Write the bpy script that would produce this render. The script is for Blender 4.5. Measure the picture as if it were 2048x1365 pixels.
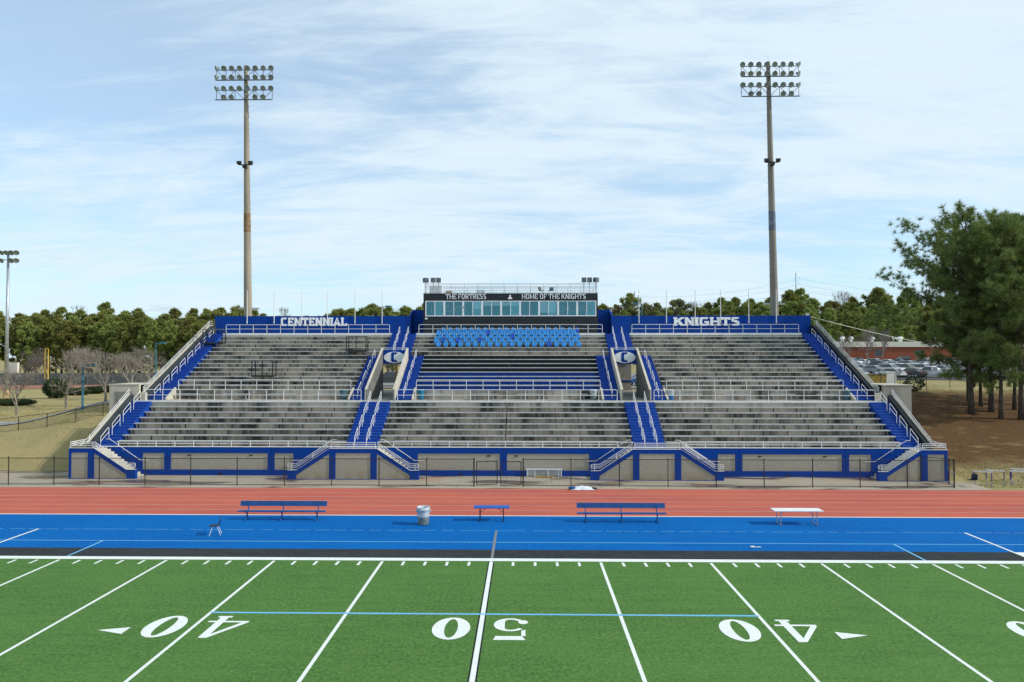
import bpy, bmesh, math, random
from mathutils import Vector, Matrix, noise as mnoise
PI = math.pi
for o in list(bpy.data.objects): bpy.data.objects.remove(o)
scn = bpy.context.scene
COL = scn.collection

# ------------------------------------------------------------------ camera, sky, sun, exposure
CAM = Vector((1.392, -29.76, 8.586)); YAW = .0177; PITCH = .0224; FPX = 1407.8
cd = bpy.data.cameras.new('camera'); cam = bpy.data.objects.new('camera', cd); COL.objects.link(cam)
cam.location = CAM; cam.rotation_euler = (PI/2+PITCH, 0, YAW)
cd.sensor_width = 36; cd.lens = FPX/2048*36; cd.clip_start = .1; cd.clip_end = 6000
scn.camera = cam
scn.view_settings.view_transform = 'Standard'; scn.view_settings.look = 'None'
scn.view_settings.exposure = 0.0; scn.view_settings.gamma = 1; scn.view_settings.use_curve_mapping = False
SUN_EL = math.radians(33); SUN_AZ = math.radians(99)      # compass bearing from +Y, clockwise: sun stands to the right (+X)
world = bpy.data.worlds.new('World'); scn.world = world; world.use_nodes = True
def build_world():
    nt = world.node_tree; N = nt.nodes; L = nt.links; N.clear()
    out = N.new('ShaderNodeOutputWorld'); bg = N.new('ShaderNodeBackground'); bg.inputs['Strength'].default_value = .15
    sky = N.new('ShaderNodeTexSky'); sky.sky_type = 'NISHITA'; sky.sun_disc = False
    sky.sun_elevation = SUN_EL; sky.sun_rotation = SUN_AZ; sky.altitude = 200; sky.air_density = 1.0; sky.dust_density = 1.0; sky.ozone_density = 1.0
    tc = N.new('ShaderNodeTexCoord'); sp = N.new('ShaderNodeSeparateXYZ'); L.new(tc.outputs['Generated'], sp.inputs[0])
    def M(op, a, b=None, clamp=False):
        n = N.new('ShaderNodeMath'); n.operation = op; n.use_clamp = clamp
        for i, v in enumerate((a, b)):
            if v is None: continue
            if isinstance(v, (int, float)): n.inputs[i].default_value = v
            else: L.new(v, n.inputs[i])
        return n.outputs[0]
    zz = M('ADD', M('MAXIMUM', sp.outputs[2], 0.0), .16)
    cx = M('DIVIDE', sp.outputs[0], zz); cyy = M('DIVIDE', sp.outputs[1], zz)
    cmb = N.new('ShaderNodeCombineXYZ'); L.new(cx, cmb.inputs[0]); L.new(cyy, cmb.inputs[1])
    def layer(loc, rot, sc, scale, detail, rough, dist):
        mp = N.new('ShaderNodeMapping'); mp.inputs['Location'].default_value = loc; mp.inputs['Rotation'].default_value = (0, 0, rot); mp.inputs['Scale'].default_value = sc
        L.new(cmb.outputs[0], mp.inputs[0])
        n = N.new('ShaderNodeTexNoise'); n.inputs['Scale'].default_value = scale; n.inputs['Detail'].default_value = detail
        n.inputs['Roughness'].default_value = rough; n.inputs['Distortion'].default_value = dist
        L.new(mp.outputs[0], n.inputs['Vector']); return n.outputs[0]
    broad = layer((3.1, 1.7, 0), .2, (1, .8, 1), .6, 2.0, .5, .2)
    streak = layer((7.4, 2.2, 0), .95, (.6, 1.5, 1), 1.15, 10.0, .63, 1.3)
    fine = layer((1.3, 5.2, 0), -.35, (.8, 2.6, 1), 2.6, 9.0, .66, .9)
    s = M('ADD', M('MULTIPLY', broad, 1.0), M('ADD', M('MULTIPLY', streak, .95), M('MULTIPLY', fine, .45)))
    mr = N.new('ShaderNodeMapRange'); mr.interpolation_type = 'SMOOTHSTEP'; L.new(s, mr.inputs[0])
    mr.inputs[1].default_value = .96; mr.inputs[2].default_value = 1.34; mr.inputs[3].default_value = .46; mr.inputs[4].default_value = .96
    # cloud colour varies softly between bright and greyer veil
    mixc = N.new('ShaderNodeMix'); mixc.data_type = 'RGBA'; L.new(fine, mixc.inputs[0])
    mixc.inputs[6].default_value = (4.5, 5.7, 6.6, 1); mixc.inputs[7].default_value = (5.6, 6.35, 6.85, 1)
    hz = N.new('ShaderNodeMapRange'); L.new(sp.outputs[2], hz.inputs[0]); hz.inputs[1].default_value = .0; hz.inputs[2].default_value = .2; hz.inputs[3].default_value = .86; hz.inputs[4].default_value = 0
    # a scatter of small grey cumulus low over the horizon, all round
    az = N.new('ShaderNodeMath'); az.operation = 'ARCTAN2'; L.new(sp.outputs[0], az.inputs[0]); L.new(sp.outputs[1], az.inputs[1])
    cc = N.new('ShaderNodeCombineXYZ'); L.new(M('MULTIPLY', az.outputs[0], 9.), cc.inputs[0]); L.new(M('MULTIPLY', sp.outputs[2], 55.), cc.inputs[1])
    cn = N.new('ShaderNodeTexNoise'); cn.inputs['Scale'].default_value = 1.0; cn.inputs['Detail'].default_value = 6; cn.inputs['Roughness'].default_value = .55; L.new(cc.outputs[0], cn.inputs['Vector'])
    cm = N.new('ShaderNodeMapRange'); cm.interpolation_type = 'SMOOTHSTEP'; L.new(cn.outputs[0], cm.inputs[0]); cm.inputs[1].default_value = .60; cm.inputs[2].default_value = .74
    cb_ = N.new('ShaderNodeMapRange'); cb_.interpolation_type = 'SMOOTHSTEP'; L.new(sp.outputs[2], cb_.inputs[0]); cb_.inputs[1].default_value = .17; cb_.inputs[2].default_value = .07
    low = M('MULTIPLY', M('MULTIPLY', cm.outputs[0], cb_.outputs[0]), .6)
    mx = N.new('ShaderNodeMix'); mx.data_type = 'RGBA'; L.new(M('MAXIMUM', mr.outputs[0], hz.outputs[0]), mx.inputs[0]); tint = N.new('ShaderNodeMix'); tint.data_type = 'RGBA'; tint.blend_type = 'MULTIPLY'; tint.inputs[0].default_value = 1; tint.inputs[7].default_value = (.86, 1.15, 1.30, 1); L.new(sky.outputs[0], tint.inputs[6]); L.new(tint.outputs[2], mx.inputs[6]); L.new(mixc.outputs[2], mx.inputs[7])
    m2 = N.new('ShaderNodeMix'); m2.data_type = 'RGBA'; L.new(low, m2.inputs[0]); L.new(mx.outputs[2], m2.inputs[6]); m2.inputs[7].default_value = (3.1, 3.8, 4.6, 1); L.new(m2.outputs[2], bg.inputs['Color']); L.new(bg.outputs[0], out.inputs[0])
build_world()
sd = bpy.data.lights.new('sun', 'SUN'); sd.energy = 3.6; sd.angle = math.radians(.6); sd.color = (1, .95, .87)
sun = bpy.data.objects.new('sun', sd); COL.objects.link(sun)
sdir = Vector((math.sin(SUN_AZ)*math.cos(SUN_EL), math.cos(SUN_AZ)*math.cos(SUN_EL), math.sin(SUN_EL)))
sun.rotation_euler = (-sdir).to_track_quat('-Z', 'Y').to_euler(); sun.location = (60, -20, 60)

# ------------------------------------------------------------------ helpers
def ray(px, py):
    cy, sy, cp, sp = math.cos(YAW), math.sin(YAW), math.cos(PITCH), math.sin(PITCH)
    F = Vector((-sy*cp, cy*cp, sp)); R = Vector((cy, sy, 0)); U = R.cross(F)
    return F + R*((px-1024)/FPX) - U*((py-682.5)/FPX)
def atY(px, py, Y): d = ray(px, py); return CAM + d*((Y-CAM.y)/d.y)
def atZ(px, py, Z=0): d = ray(px, py); return CAM + d*((Z-CAM.z)/d.z)
def sst(a, b, x): t = min(1, max(0, (x-a)/(b-a))); return t*t*(3-2*t)
def lerp(a, b, t): return a+(b-a)*t
def ground_z(x, y):
    if y < 17.2 or (abs(x) < 30.7 and y < 23.6): return -.04
    if abs(x) < 30.7 and y < 41.2: return -.04+4.5*max(0, (y-30)/11.2)
    right = sst(20, 45, x)
    pl = lerp(lerp(2.9, 5.0, sst(-44, -32.5, x)), 5.0 + 2.4*min(1, max(0, (y-75)/120))*right, sst(-20, 20, x))
    pl = lerp(pl, lerp(pl, 3.4, .8), sst(80, 160, y)*sst(20, -30, x))
    left = lerp(sst(22.6, 30.5, y), min(1, max(0, (y-19.0)/27.)), sst(-10, 10, x))
    z = pl*left
    if abs(x) > 31 and y > 23: z += .16*mnoise.noise(Vector((x*.09, y*.09, 3.)))*sst(23, 30, y)
    return z-.04
def hit(px, py):
    d = ray(px, py); t = 30.
    while t < 900:
        p = CAM+d*t
        if p.z <= ground_z(p.x, p.y): return p
        t += .1
    return CAM+d*300
ORG = {}
def tag(o, label=None, cat=None, group=None, kind=None):
    if label: o['label'] = label
    if cat: o['category'] = cat
    if group: o['group'] = group
    if kind: o['kind'] = kind
    return o
def thing(name, label, cat, loc=(0, 0, 0), group=None, rotz=0):
    o = bpy.data.objects.new(name, None); COL.objects.link(o); o.location = loc; o.rotation_euler = (0, 0, rotz); o.empty_display_size = .2
    ORG[o.name] = Vector(loc) if rotz == 0 else Vector((0, 0, 0))
    return tag(o, label, cat, group)
class MB:
    def __init__(s): s.v = []; s.f = []
    def add(s, vs, fs):
        k = len(s.v); s.v += [tuple(p) for p in vs]; s.f += [tuple(i+k for i in f) for f in fs]; return s
    def box(s, x0, x1, y0, y1, z0, z1):
        return s.add([(x0,y0,z0),(x1,y0,z0),(x1,y1,z0),(x0,y1,z0),(x0,y0,z1),(x1,y0,z1),(x1,y1,z1),(x0,y1,z1)],
                     [(0,3,2,1),(4,5,6,7),(0,1,5,4),(1,2,6,5),(2,3,7,6),(3,0,4,7)])
    def prism(s, poly, axis, a0, a1):
        n = len(poly)
        def P(p, a): return {'x': (a, p[0], p[1]), 'y': (p[0], a, p[1]), 'z': (p[0], p[1], a)}[axis]
        fs = [tuple(range(n))[::-1], tuple(range(n, 2*n))] + [(i, (i+1) % n, n+(i+1) % n, n+i) for i in range(n)]
        return s.add([P(p, a0) for p in poly]+[P(p, a1) for p in poly], fs)
    def tube(s, pts, r, n=6, cap=True):
        pts = [Vector(p) for p in pts]; rr = r if isinstance(r, (list, tuple)) else [r]*len(pts); vs = []
        up0 = None
        for i, p in enumerate(pts):
            a = pts[max(0, i-1)]; b = pts[min(len(pts)-1, i+1)]; d = (b-a)
            if d.length < 1e-6: d = Vector((0, 0, 1))
            d.normalize()
            u = d.orthogonal().normalized() if up0 is None else (up0-d*up0.dot(d)).normalized()
            up0 = u; w = d.cross(u)
            vs += [p+(u*math.cos(2*PI*k/n)+w*math.sin(2*PI*k/n))*rr[i] for k in range(n)]
        fs = [(i*n+k, i*n+(k+1) % n, (i+1)*n+(k+1) % n, (i+1)*n+k) for i in range(len(pts)-1) for k in range(n)]
        if cap: fs += [tuple(range(n))[::-1], tuple(range((len(pts)-1)*n, len(pts)*n))]
        return s.add(vs, fs)
    def blob(s, c, rx, ry, rz, nu=10, nv=7, jit=0, seed=0):
        rnd = random.Random(seed); vs = []
        for j in range(nv+1):
            th = PI*j/nv
            for i in range(nu):
                k = 1+rnd.uniform(-jit, jit); a = 2*PI*i/nu
                vs.append((c[0]+rx*k*math.sin(th)*math.cos(a), c[1]+ry*k*math.sin(th)*math.sin(a), c[2]-rz*k*math.cos(th)))
        fs = [(j*nu+i, j*nu+(i+1) % nu, (j+1)*nu+(i+1) % nu, (j+1)*nu+i) for j in range(nv) for i in range(nu)]
        return s.add(vs, fs)
    def lathe(s, c, prof, n=16, axis='z'):
        vs = []
        for r, h in prof:
            for k in range(n):
                a = 2*PI*k/n; q = (r*math.cos(a), r*math.sin(a), h)
                vs.append((c[0]+q[0], c[1]+q[1], c[2]+q[2]) if axis == 'z' else (c[0]+q[0], c[1]+q[2], c[2]+q[1]))
        m = len(prof)
        fs = [(i*n+k, i*n+(k+1) % n, (i+1)*n+(k+1) % n, (i+1)*n+k) for i in range(m-1) for k in range(n)]
        return s.add(vs, fs)
    def quad(s, a, b, c, d): return s.add([a, b, c, d], [(0, 1, 2, 3)])
    def mesh(s, name, mat, org=Vector((0, 0, 0)), smooth=False):
        me = bpy.data.meshes.new(name)
        me.from_pydata([(p[0]-org.x, p[1]-org.y, p[2]-org.z) for p in s.v], [], s.f)
        if mat: me.materials.append(mat)
        if smooth: me.polygons.foreach_set('use_smooth', [True]*len(me.polygons))
        me.update(); return me
    def build(s, name, mat, parent=None, smooth=False, recalc=False):
        org = ORG.get(parent.name, Vector((0, 0, 0))) if parent else Vector((0, 0, 0))
        me = s.mesh(name, mat, org, smooth)
        if recalc:
            bm = bmesh.new(); bm.from_mesh(me); bmesh.ops.recalc_face_normals(bm, faces=bm.faces); bm.to_mesh(me); bm.free()
        o = bpy.data.objects.new(name, me); COL.objects.link(o)
        if parent: o.parent = parent
        ORG[o.name] = org
        return o
def inst(name, me, parent=None, loc=(0, 0, 0), rotz=0, sc=None):
    o = bpy.data.objects.new(name, me); COL.objects.link(o); o.location = loc; o.rotation_euler = (0, 0, rotz)
    if sc: o.scale = (sc, sc, sc) if isinstance(sc, (int, float)) else sc
    if parent: o.parent = parent
    ORG[o.name] = Vector((0, 0, 0)); return o

# ------------------------------------------------------------------ materials
MATS = {}
def mat(name, col, rough=.7, metal=0., var=.12, vscale=3., bump=0., bscale=40., col2=None, spec=.35, vsc=(1, 1, 1), detail=5, lo=.35, hi=.65):
    if name in MATS: return MATS[name]
    m = bpy.data.materials.new(name); m.use_nodes = True; nt = m.node_tree; N = nt.nodes; L = nt.links
    b = N['Principled BSDF']; b.inputs['Roughness'].default_value = rough; b.inputs['Metallic'].default_value = metal; b.inputs['Specular IOR Level'].default_value = spec
    g = N.new('ShaderNodeNewGeometry'); mp = N.new('ShaderNodeMapping'); mp.inputs['Scale'].default_value = vsc; L.new(g.outputs['Position'], mp.inputs[0])
    nz = N.new('ShaderNodeTexNoise'); nz.inputs['Scale'].default_value = vscale; nz.inputs['Detail'].default_value = detail; L.new(mp.outputs[0], nz.inputs['Vector'])
    mr = N.new('ShaderNodeMapRange'); L.new(nz.outputs[0], mr.inputs[0]); mr.inputs[1].default_value = lo; mr.inputs[2].default_value = hi
    mx = N.new('ShaderNodeMix'); mx.data_type = 'RGBA'; L.new(mr.outputs[0], mx.inputs[0])
    c2 = col2 if col2 else tuple(min(1, c*(1+var)) for c in col); c1 = col if col2 else tuple(c*(1-var) for c in col)
    mx.inputs[6].default_value = (*c1, 1); mx.inputs[7].default_value = (*c2, 1)
    L.new(mx.outputs[2], b.inputs['Base Color'])
    if bump:
        n2 = N.new('ShaderNodeTexNoise'); n2.inputs['Scale'].default_value = bscale; n2.inputs['Detail'].default_value = 4; L.new(g.outputs['Position'], n2.inputs['Vector'])
        bp = N.new('ShaderNodeBump'); bp.inputs['Strength'].default_value = bump; bp.inputs['Distance'].default_value = .02; L.new(n2.outputs[0], bp.inputs['Height']); L.new(bp.outputs[0], b.inputs['Normal'])
    MATS[name] = m; return m
class NT:                                     # tiny node-graph helper for the special materials
    def __init__(s, name):
        s.m = bpy.data.materials.new(name); s.m.use_nodes = True; s.N = s.m.node_tree.nodes; s.L = s.m.node_tree.links
        s.b = s.N['Principled BSDF']; s.out = s.N['Material Output']; s.pos = s.N.new('ShaderNodeNewGeometry').outputs['Position']
    def noise(s, scale, sc=(1, 1, 1), detail=5, rough=.55, vec=None, loc=(0, 0, 0), dist=0):
        mp = s.N.new('ShaderNodeMapping'); mp.inputs['Scale'].default_value = sc; mp.inputs['Location'].default_value = loc; s.L.new(vec or s.pos, mp.inputs[0])
        n = s.N.new('ShaderNodeTexNoise'); n.inputs['Scale'].default_value = scale; n.inputs['Detail'].default_value = detail; n.inputs['Roughness'].default_value = rough; n.inputs['Distortion'].default_value = dist
        s.L.new(mp.outputs[0], n.inputs['Vector']); return n.outputs[0]
    def rng(s, v, a, b, c=0., d=1.):
        n = s.N.new('ShaderNodeMapRange'); s.L.new(v, n.inputs[0])
        for i, k in enumerate((a, b, c, d)): n.inputs[i+1].default_value = k
        return n.outputs[0]
    def math(s, op, a, b=0.):
        n = s.N.new('ShaderNodeMath'); n.operation = op
        for i, v in enumerate((a, b)):
            if isinstance(v, (int, float)): n.inputs[i].default_value = v
            else: s.L.new(v, n.inputs[i])
        return n.outputs[0]
    def mix(s, f, a, b):
        n = s.N.new('ShaderNodeMix'); n.data_type = 'RGBA'
        for i, v in ((0, f), (6, a), (7, b)):
            if isinstance(v, (int, float)): n.inputs[i].default_value = v
            elif isinstance(v, tuple): n.inputs[i].default_value = (*v, 1)
            else: s.L.new(v, n.inputs[i])
        return n.outputs[2]
    def sep(s, v=None):
        n = s.N.new('ShaderNodeSeparateXYZ'); s.L.new(v or s.pos, n.inputs[0]); return n.outputs
    def bump(s, h, st=.4, dist=.02):
        n = s.N.new('ShaderNodeBump'); n.inputs['Strength'].default_value = st; n.inputs['Distance'].default_value = dist; s.L.new(h, n.inputs['Height']); s.L.new(n.outputs[0], s.b.inputs['Normal'])
    def col(s, c, rough=.8, spec=.3):
        s.L.new(c, s.b.inputs['Base Color']); s.b.inputs['Specular IOR Level'].default_value = spec
        if isinstance(rough, (int, float)): s.b.inputs['Roughness'].default_value = rough
        else: s.L.new(rough, s.b.inputs['Roughness'])
        return s.m
def turf_mat(name, c1, c2, c3, seam=True):
    n = NT(name); fine = n.noise(9, (1, .8, 1), 9, .78); mid = n.noise(1.6, (1, 1, 1), 7, .7); big = n.noise(.16, (1, 1.6, 1), 3)
    c = n.mix(n.rng(fine, .38, .62), c1, c2); c = n.mix(n.math('MULTIPLY', n.rng(mid, .45, .75), .45), c, c3)
    st = n.noise(.9, (.25, 2.6, 1), 6, .7, loc=(2, 5, 0)); c = n.mix(n.math('MULTIPLY', n.rng(big, .4, .65), .3), c, c2); c = n.mix(n.math('MULTIPLY', n.rng(st, .5, .72), .4), c, c1); sp = n.noise(38, (1, 1, 1), 2, .5); c = n.mix(n.math('MULTIPLY', n.rng(sp, .66, .74), .5), c, c3)
    n.bump(fine, .7, .03); return n.col(c, .95, .08)
M_TURF = turf_mat('green_turf', (.034, .098, .022), (.108, .222, .056), (.118, .20, .055))
M_BTURF = turf_mat('blue_turf', (.0, .062, .25), (.002, .15, .46), (.0, .10, .36))
M_KTURF = turf_mat('black_turf', (.016, .02, .022), (.045, .052, .055), (.07, .075, .075))
def track_mat():
    n = NT('track_rubber'); f = n.noise(70, (1, 1, 1), 5, .7); b = n.noise(.35, (.3, 1.2, 1), 4); s = n.noise(1.7, (.25, 2.2, 1), 4)
    c = n.mix(n.rng(f, .3, .7), (.41, .094, .058), (.51, .132, .084)); c = n.mix(n.math('MULTIPLY', n.rng(b, .4, .66), .65), c, (.33, .082, .07)); p = n.noise(.9, (1.4, 1.4, 1), 7, .7, loc=(8, 3, 1)); c = n.mix(n.math('MULTIPLY', n.rng(p, .55, .72), .3), c, (.27, .075, .062))
    c = n.mix(n.math('MULTIPLY', n.rng(s, .5, .75), .25), c, (.52, .17, .13)); n.bump(f, .4, .01); return n.col(c, .9, .12)
M_TRACK = track_mat()
def paint_mat():
    n = NT('field_paint'); f = n.noise(16, (1, 1, 1), 8, .75); b = n.noise(2.3, (1, 1, 1), 5, .6); c = n.mix(n.rng(f, .3, .65), (.55, .60, .53), (.80, .82, .80)); c = n.mix(n.math('MULTIPLY', n.rng(b, .5, .75), .35), c, (.45, .52, .42)); n.bump(f, .5, .02); return n.col(c, .92, .1)
M_PAINT = paint_mat()
M_LANE = mat('lane_paint', (.62, .42, .38), .9, var=.15, vscale=6, spec=.1)
M_LBLUE = mat('light_blue_paint', (.16, .42, .62), .9, var=.15, vscale=25, spec=.1)
M_GREYP = mat('grey_paint', (.19, .20, .21), .9, var=.25, vscale=14, spec=.1)
M_BLACKP = mat('black_paint', (.018, .022, .02), .9, var=.2, vscale=30, spec=.1)
def concrete_stained(name, light, dark, amt=1.):
    n = NT(name); a = n.noise(.5, (1.1, 4.3, .3), 3, .5); d = n.noise(3.0, (1, 2.3, .14), 7, .66, loc=(4, 2, 1)); f = n.noise(26, (1, 1, 1), 5); big = n.noise(.22, (1, .5, .6), 2, loc=(9, 1, 3))
    c = n.mix(n.rng(f, .3, .7), light, tuple(k*.8 for k in light))
    k = n.math('ADD', n.math('MULTIPLY', a, .72), n.math('ADD', n.math('MULTIPLY', d, .44), n.math('MULTIPLY', big, .2)))
    st = n.math('MULTIPLY', n.rng(k, .59, .82), amt); c = n.mix(st, c, dark)
    n.bump(f, .25, .01); return n.col(c, .88, .2)
M_TIER = concrete_stained('weathered_tier_concrete', (.47, .43, .36), (.03, .032, .03), .96)
M_CONC = concrete_stained('wall_concrete', (.36, .34, .29), (.12, .115, .10), .6)
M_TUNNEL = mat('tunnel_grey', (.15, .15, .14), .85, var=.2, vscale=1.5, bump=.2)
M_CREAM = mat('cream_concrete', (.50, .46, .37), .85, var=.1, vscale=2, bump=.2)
def apron_mat():
    n = NT('apron_concrete'); f = n.noise(18, (1, 1, 1), 5); b = n.noise(.5, (.45, 1.2, 1), 5, .6); w = n.noise(.33, (.5, 1.5, 1), 3, .5, loc=(3.3, 7, 0)); r = n.noise(.4, (.6, 1, 1), 3, loc=(1, 4, 8))
    c = n.mix(n.rng(f, .3, .7), (.40, .35, .27), (.33, .29, .22)); c = n.mix(n.math('MULTIPLY', n.rng(b, .42, .7), .6), c, (.24, .20, .14))
    c = n.mix(n.math('MULTIPLY', n.rng(r, .55, .72), .5), c, (.45, .22, .11))
    wet = n.rng(w, .53, .59); c = n.mix(n.math('MULTIPLY', wet, .8), c, (.085, .045, .028)); n.bump(f, .2, .01)
    return n.col(c, n.rng(wet, 0, 1, .85, .25), .35)
M_APRON = apron_mat()
def blue_mat(name, c, rough=.55, dirt=.25):
    n = NT(name); s = n.noise(1.3, (1, 1, .25), 5); f = n.noise(9, (1, 1, .4), 5)
    k = n.mix(n.math('MULTIPLY', n.rng(s, .4, .75), dirt), c, tuple(x*.55+.01 for x in c)); k = n.mix(n.math('MULTIPLY', n.rng(f, .45, .75), dirt*.6), k, tuple(x*1.15+.012 for x in c))
    return n.col(k, rough, .12)
M_BLUE = blue_mat('blue_wall_paint', (.0, .046, .29), .6, .5); M_STEP = blue_mat('blue_step_paint', (.004, .060, .36), .6, .4)
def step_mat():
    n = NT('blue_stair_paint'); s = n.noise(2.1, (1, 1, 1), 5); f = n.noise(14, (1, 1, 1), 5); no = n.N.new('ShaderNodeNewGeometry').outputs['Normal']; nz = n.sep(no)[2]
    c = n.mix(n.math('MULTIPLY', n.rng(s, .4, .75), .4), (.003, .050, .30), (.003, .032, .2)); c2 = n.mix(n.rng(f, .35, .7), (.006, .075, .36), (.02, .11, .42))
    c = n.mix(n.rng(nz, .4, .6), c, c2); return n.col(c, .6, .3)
M_STEP = step_mat()
M_BLACKW = mat('black_wall_paint', (.012, .015, .018), .6, var=.3, vscale=1.5)
M_DGREY = mat('dark_grey_wall_paint', (.032, .042, .046), .7, var=.2, vscale=1.5)
M_RAIL = mat('white_rail_paint', (.68, .68, .66), .45, var=.08, vscale=5)
M_ALU = mat('bench_aluminium', (.50, .51, .51), .42, .35, var=.12, vscale=2.5, vsc=(1, 3, 1))
M_WHITE = mat('white_letter', (.86, .87, .88), .6, var=.05)
def aggregate():
    n = NT('exposed_aggregate'); f = n.noise(22, (1, 1, .8), 6, .75); z = n.sep()[2]; low = n.rng(z, .1, .75, 1, 0); b = n.noise(1.2, (1.5, 1, .6), 4)
    c = n.mix(n.rng(f, .3, .7), (.26, .24, .195), (.60, .56, .46)); c = n.mix(n.math('MULTIPLY', n.math('MULTIPLY', low, n.rng(b, .3, .7)), .7), c, (.33, .215, .085))
    n.bump(f, .8, .03); return n.col(c, .92, .15)
M_AGG = aggregate()
def ground_mat():
    n = NT('winter_ground'); p = n.sep(); f = n.noise(9, (1, 1, 1), 6, .7); m = n.noise(.35, (1, 1, 1), 5, .6); b = n.noise(.06, (1, 1, 1), 3); wv = n.noise(.5, (1, 2.2, 1), 5, loc=(4, 4, 0))
    grass = n.mix(n.rng(f, .25, .75), (.24, .195, .08), (.41, .34, .165)); grass = n.mix(n.math('MULTIPLY', n.rng(m, .45, .7), .5), grass, (.14, .15, .045))
    grass = n.mix(n.math('MULTIPLY', n.rng(b, .45, .7), .4), grass, (.40, .33, .17))
    dirt = n.mix(n.rng(f, .3, .75), (.068, .036, .015), (.165, .092, .040)); dirt = n.mix(n.math('MULTIPLY', n.rng(wv, .55, .75), .7), dirt, (.26, .18, .08))
    mx = n.math('MULTIPLY', n.rng(p[0], 27, 31), n.math('MULTIPLY', n.rng(n.math('ADD', p[1], n.math('MULTIPLY', m, 6)), 22.5, 27), n.rng(n.math('ADD', p[1], n.math('MULTIPLY', m, 8)), 53, 47)))
    mx = n.math('MULTIPLY', mx, n.rng(wv, .8, .55, .75, 1)); c = n.mix(mx, grass, dirt)
    n.bump(f, .8, .08); return n.col(c, .97, .08)
M_GROUND = ground_mat()
M_ASPH = mat('asphalt', (.055, .055, .057), .9, var=.25, vscale=.4, bump=.3)
M_PATH = mat('path_concrete', (.36, .34, .31), .9, var=.14, vscale=.8, bump=.2)
M_BLACKM = mat('black_metal', (.012, .014, .016), .45, var=.2)
M_GREYM = mat('grey_metal', (.13, .15, .165), .4, .5, var=.2)
M_GALV = mat('galvanised', (.38, .41, .43), .4, .6, var=.15)
M_POLEC = mat('pole_concrete', (.29, .25, .19), .85, var=.14, vscale=.9, vsc=(1, 1, .25))
M_RUST = mat('rust_band', (.22, .145, .075), .85, var=.25); M_BLUEBAND = mat('blue_band', (.13, .17, .22), .8, var=.3, vscale=1.2)
M_LENS = mat('lamp_lens', (.20, .235, .215), .3, .1, var=.15, vscale=2)
M_SEAT = mat('seat_plastic', (.045, .30, .68), .4, var=.12, vscale=4); M_SEAT2 = mat('deep_seat_plastic', (.012, .11, .52), .4, var=.12, vscale=4)
M_BENCHB = mat('bench_blue', (.010, .075, .24), .5, var=.15); M_TABLEB = mat('table_blue', (.012, .105, .42), .5, var=.15)
M_PRESS = mat('press_box_siding', (.016, .022, .027), .6, var=.25, vscale=2, vsc=(.3, 1, 4))
M_FRAMEW = mat('window_frame_white', (.80, .82, .84), .5, var=.05); M_BLIND = mat('blind_white', (.80, .84, .86), .8, var=.05)
M_ROOM = mat('room_teal', (.02, .13, .18), .9, var=.3); M_GHOST = mat('window_lettering', (.13, .26, .31), .7, var=.1)
M_TEALP = mat('lamp_post_teal', (.04, .15, .20), .5, var=.15); M_YEL = mat('foul_pole_yellow', (.62, .42, .03), .5, var=.1)
M_BRICK = mat('school_brick', (.22, .062, .035), .9, var=.22, vscale=2, vsc=(.3, .3, 3)); M_FASC = mat('pale_fascia', (.62, .59, .50), .8, var=.06)
M_BARK = mat('pine_bark', (.085, .068, .055), .95, var=.35, vscale=3, bump=.6, bscale=9, vsc=(2, 2, .5)); M_BARKG = mat('grey_bark', (.23, .20, .17), .95, var=.25, vscale=3)
M_TWIG = mat('twig_bark', (.12, .10, .088), .95, var=.2)
M_HEDGE = mat('hedge_leaf', (.035, .055, .016), .8, var=.5, vscale=5); M_MAGN = mat('evergreen_leaf', (.03, .055, .016), .5, var=.5, vscale=4)
def leaf_mat(name, a, b, c):
    n = NT(name); oi = n.N.new('ShaderNodeObjectInfo'); f = n.noise(.9, (1, 1, 1), 3); f2 = n.noise(6, (1, 1, 1), 2)
    k = n.mix(n.rng(f, .35, .65), a, b); k = n.mix(n.math('MULTIPLY', n.rng(f2, .4, .7), .6), k, c)
    hs = n.N.new('ShaderNodeHueSaturation'); n.L.new(k, hs.inputs['Color']); n.L.new(n.rng(oi.outputs['Random'], 0, 1, .475, .525), hs.inputs['Hue']); n.L.new(n.rng(oi.outputs['Random'], 0, 1, .75, 1.3), hs.inputs['Value'])
    n.L.new(hs.outputs[0], n.b.inputs['Base Color']); n.b.inputs['Roughness'].default_value = .75; n.b.inputs['Specular IOR Level'].default_value = .15
    tr = n.N.new('ShaderNodeBsdfTranslucent'); n.L.new(hs.outputs[0], tr.inputs['Color']); ms = n.N.new('ShaderNodeMixShader'); ms.inputs[0].default_value = .25
    n.L.new(n.b.outputs[0], ms.inputs[1]); n.L.new(tr.outputs[0], ms.inputs[2]); n.L.new(ms.outputs[0], n.out.inputs[0]); return n.m
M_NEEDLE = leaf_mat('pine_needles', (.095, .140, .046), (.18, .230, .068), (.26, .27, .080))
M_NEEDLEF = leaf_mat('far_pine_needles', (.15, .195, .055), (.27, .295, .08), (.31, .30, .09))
def link_mesh_mat():
    n = NT('chain_link'); p = n.sep(); u = n.math('ADD', p[0], p[1])
    a = n.math('FRACT', n.math('MULTIPLY', n.math('ADD', u, p[2]), 14.)); b = n.math('FRACT', n.math('MULTIPLY', n.math('SUBTRACT', u, p[2]), 14.))
    k = n.math('MAXIMUM', n.math('LESS_THAN', a, .07), n.math('LESS_THAN', b, .07))
    n.b.inputs['Base Color'].default_value = (.02, .022, .024, 1); n.b.inputs['Roughness'].default_value = .5
    tr = n.N.new('ShaderNodeBsdfTransparent'); ms = n.N.new('ShaderNodeMixShader'); n.L.new(k, ms.inputs[0]); n.L.new(tr.outputs[0], ms.inputs[1]); n.L.new(n.b.outputs[0], ms.inputs[2]); n.L.new(ms.outputs[0], n.out.inputs[0])
    return n.m
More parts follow.
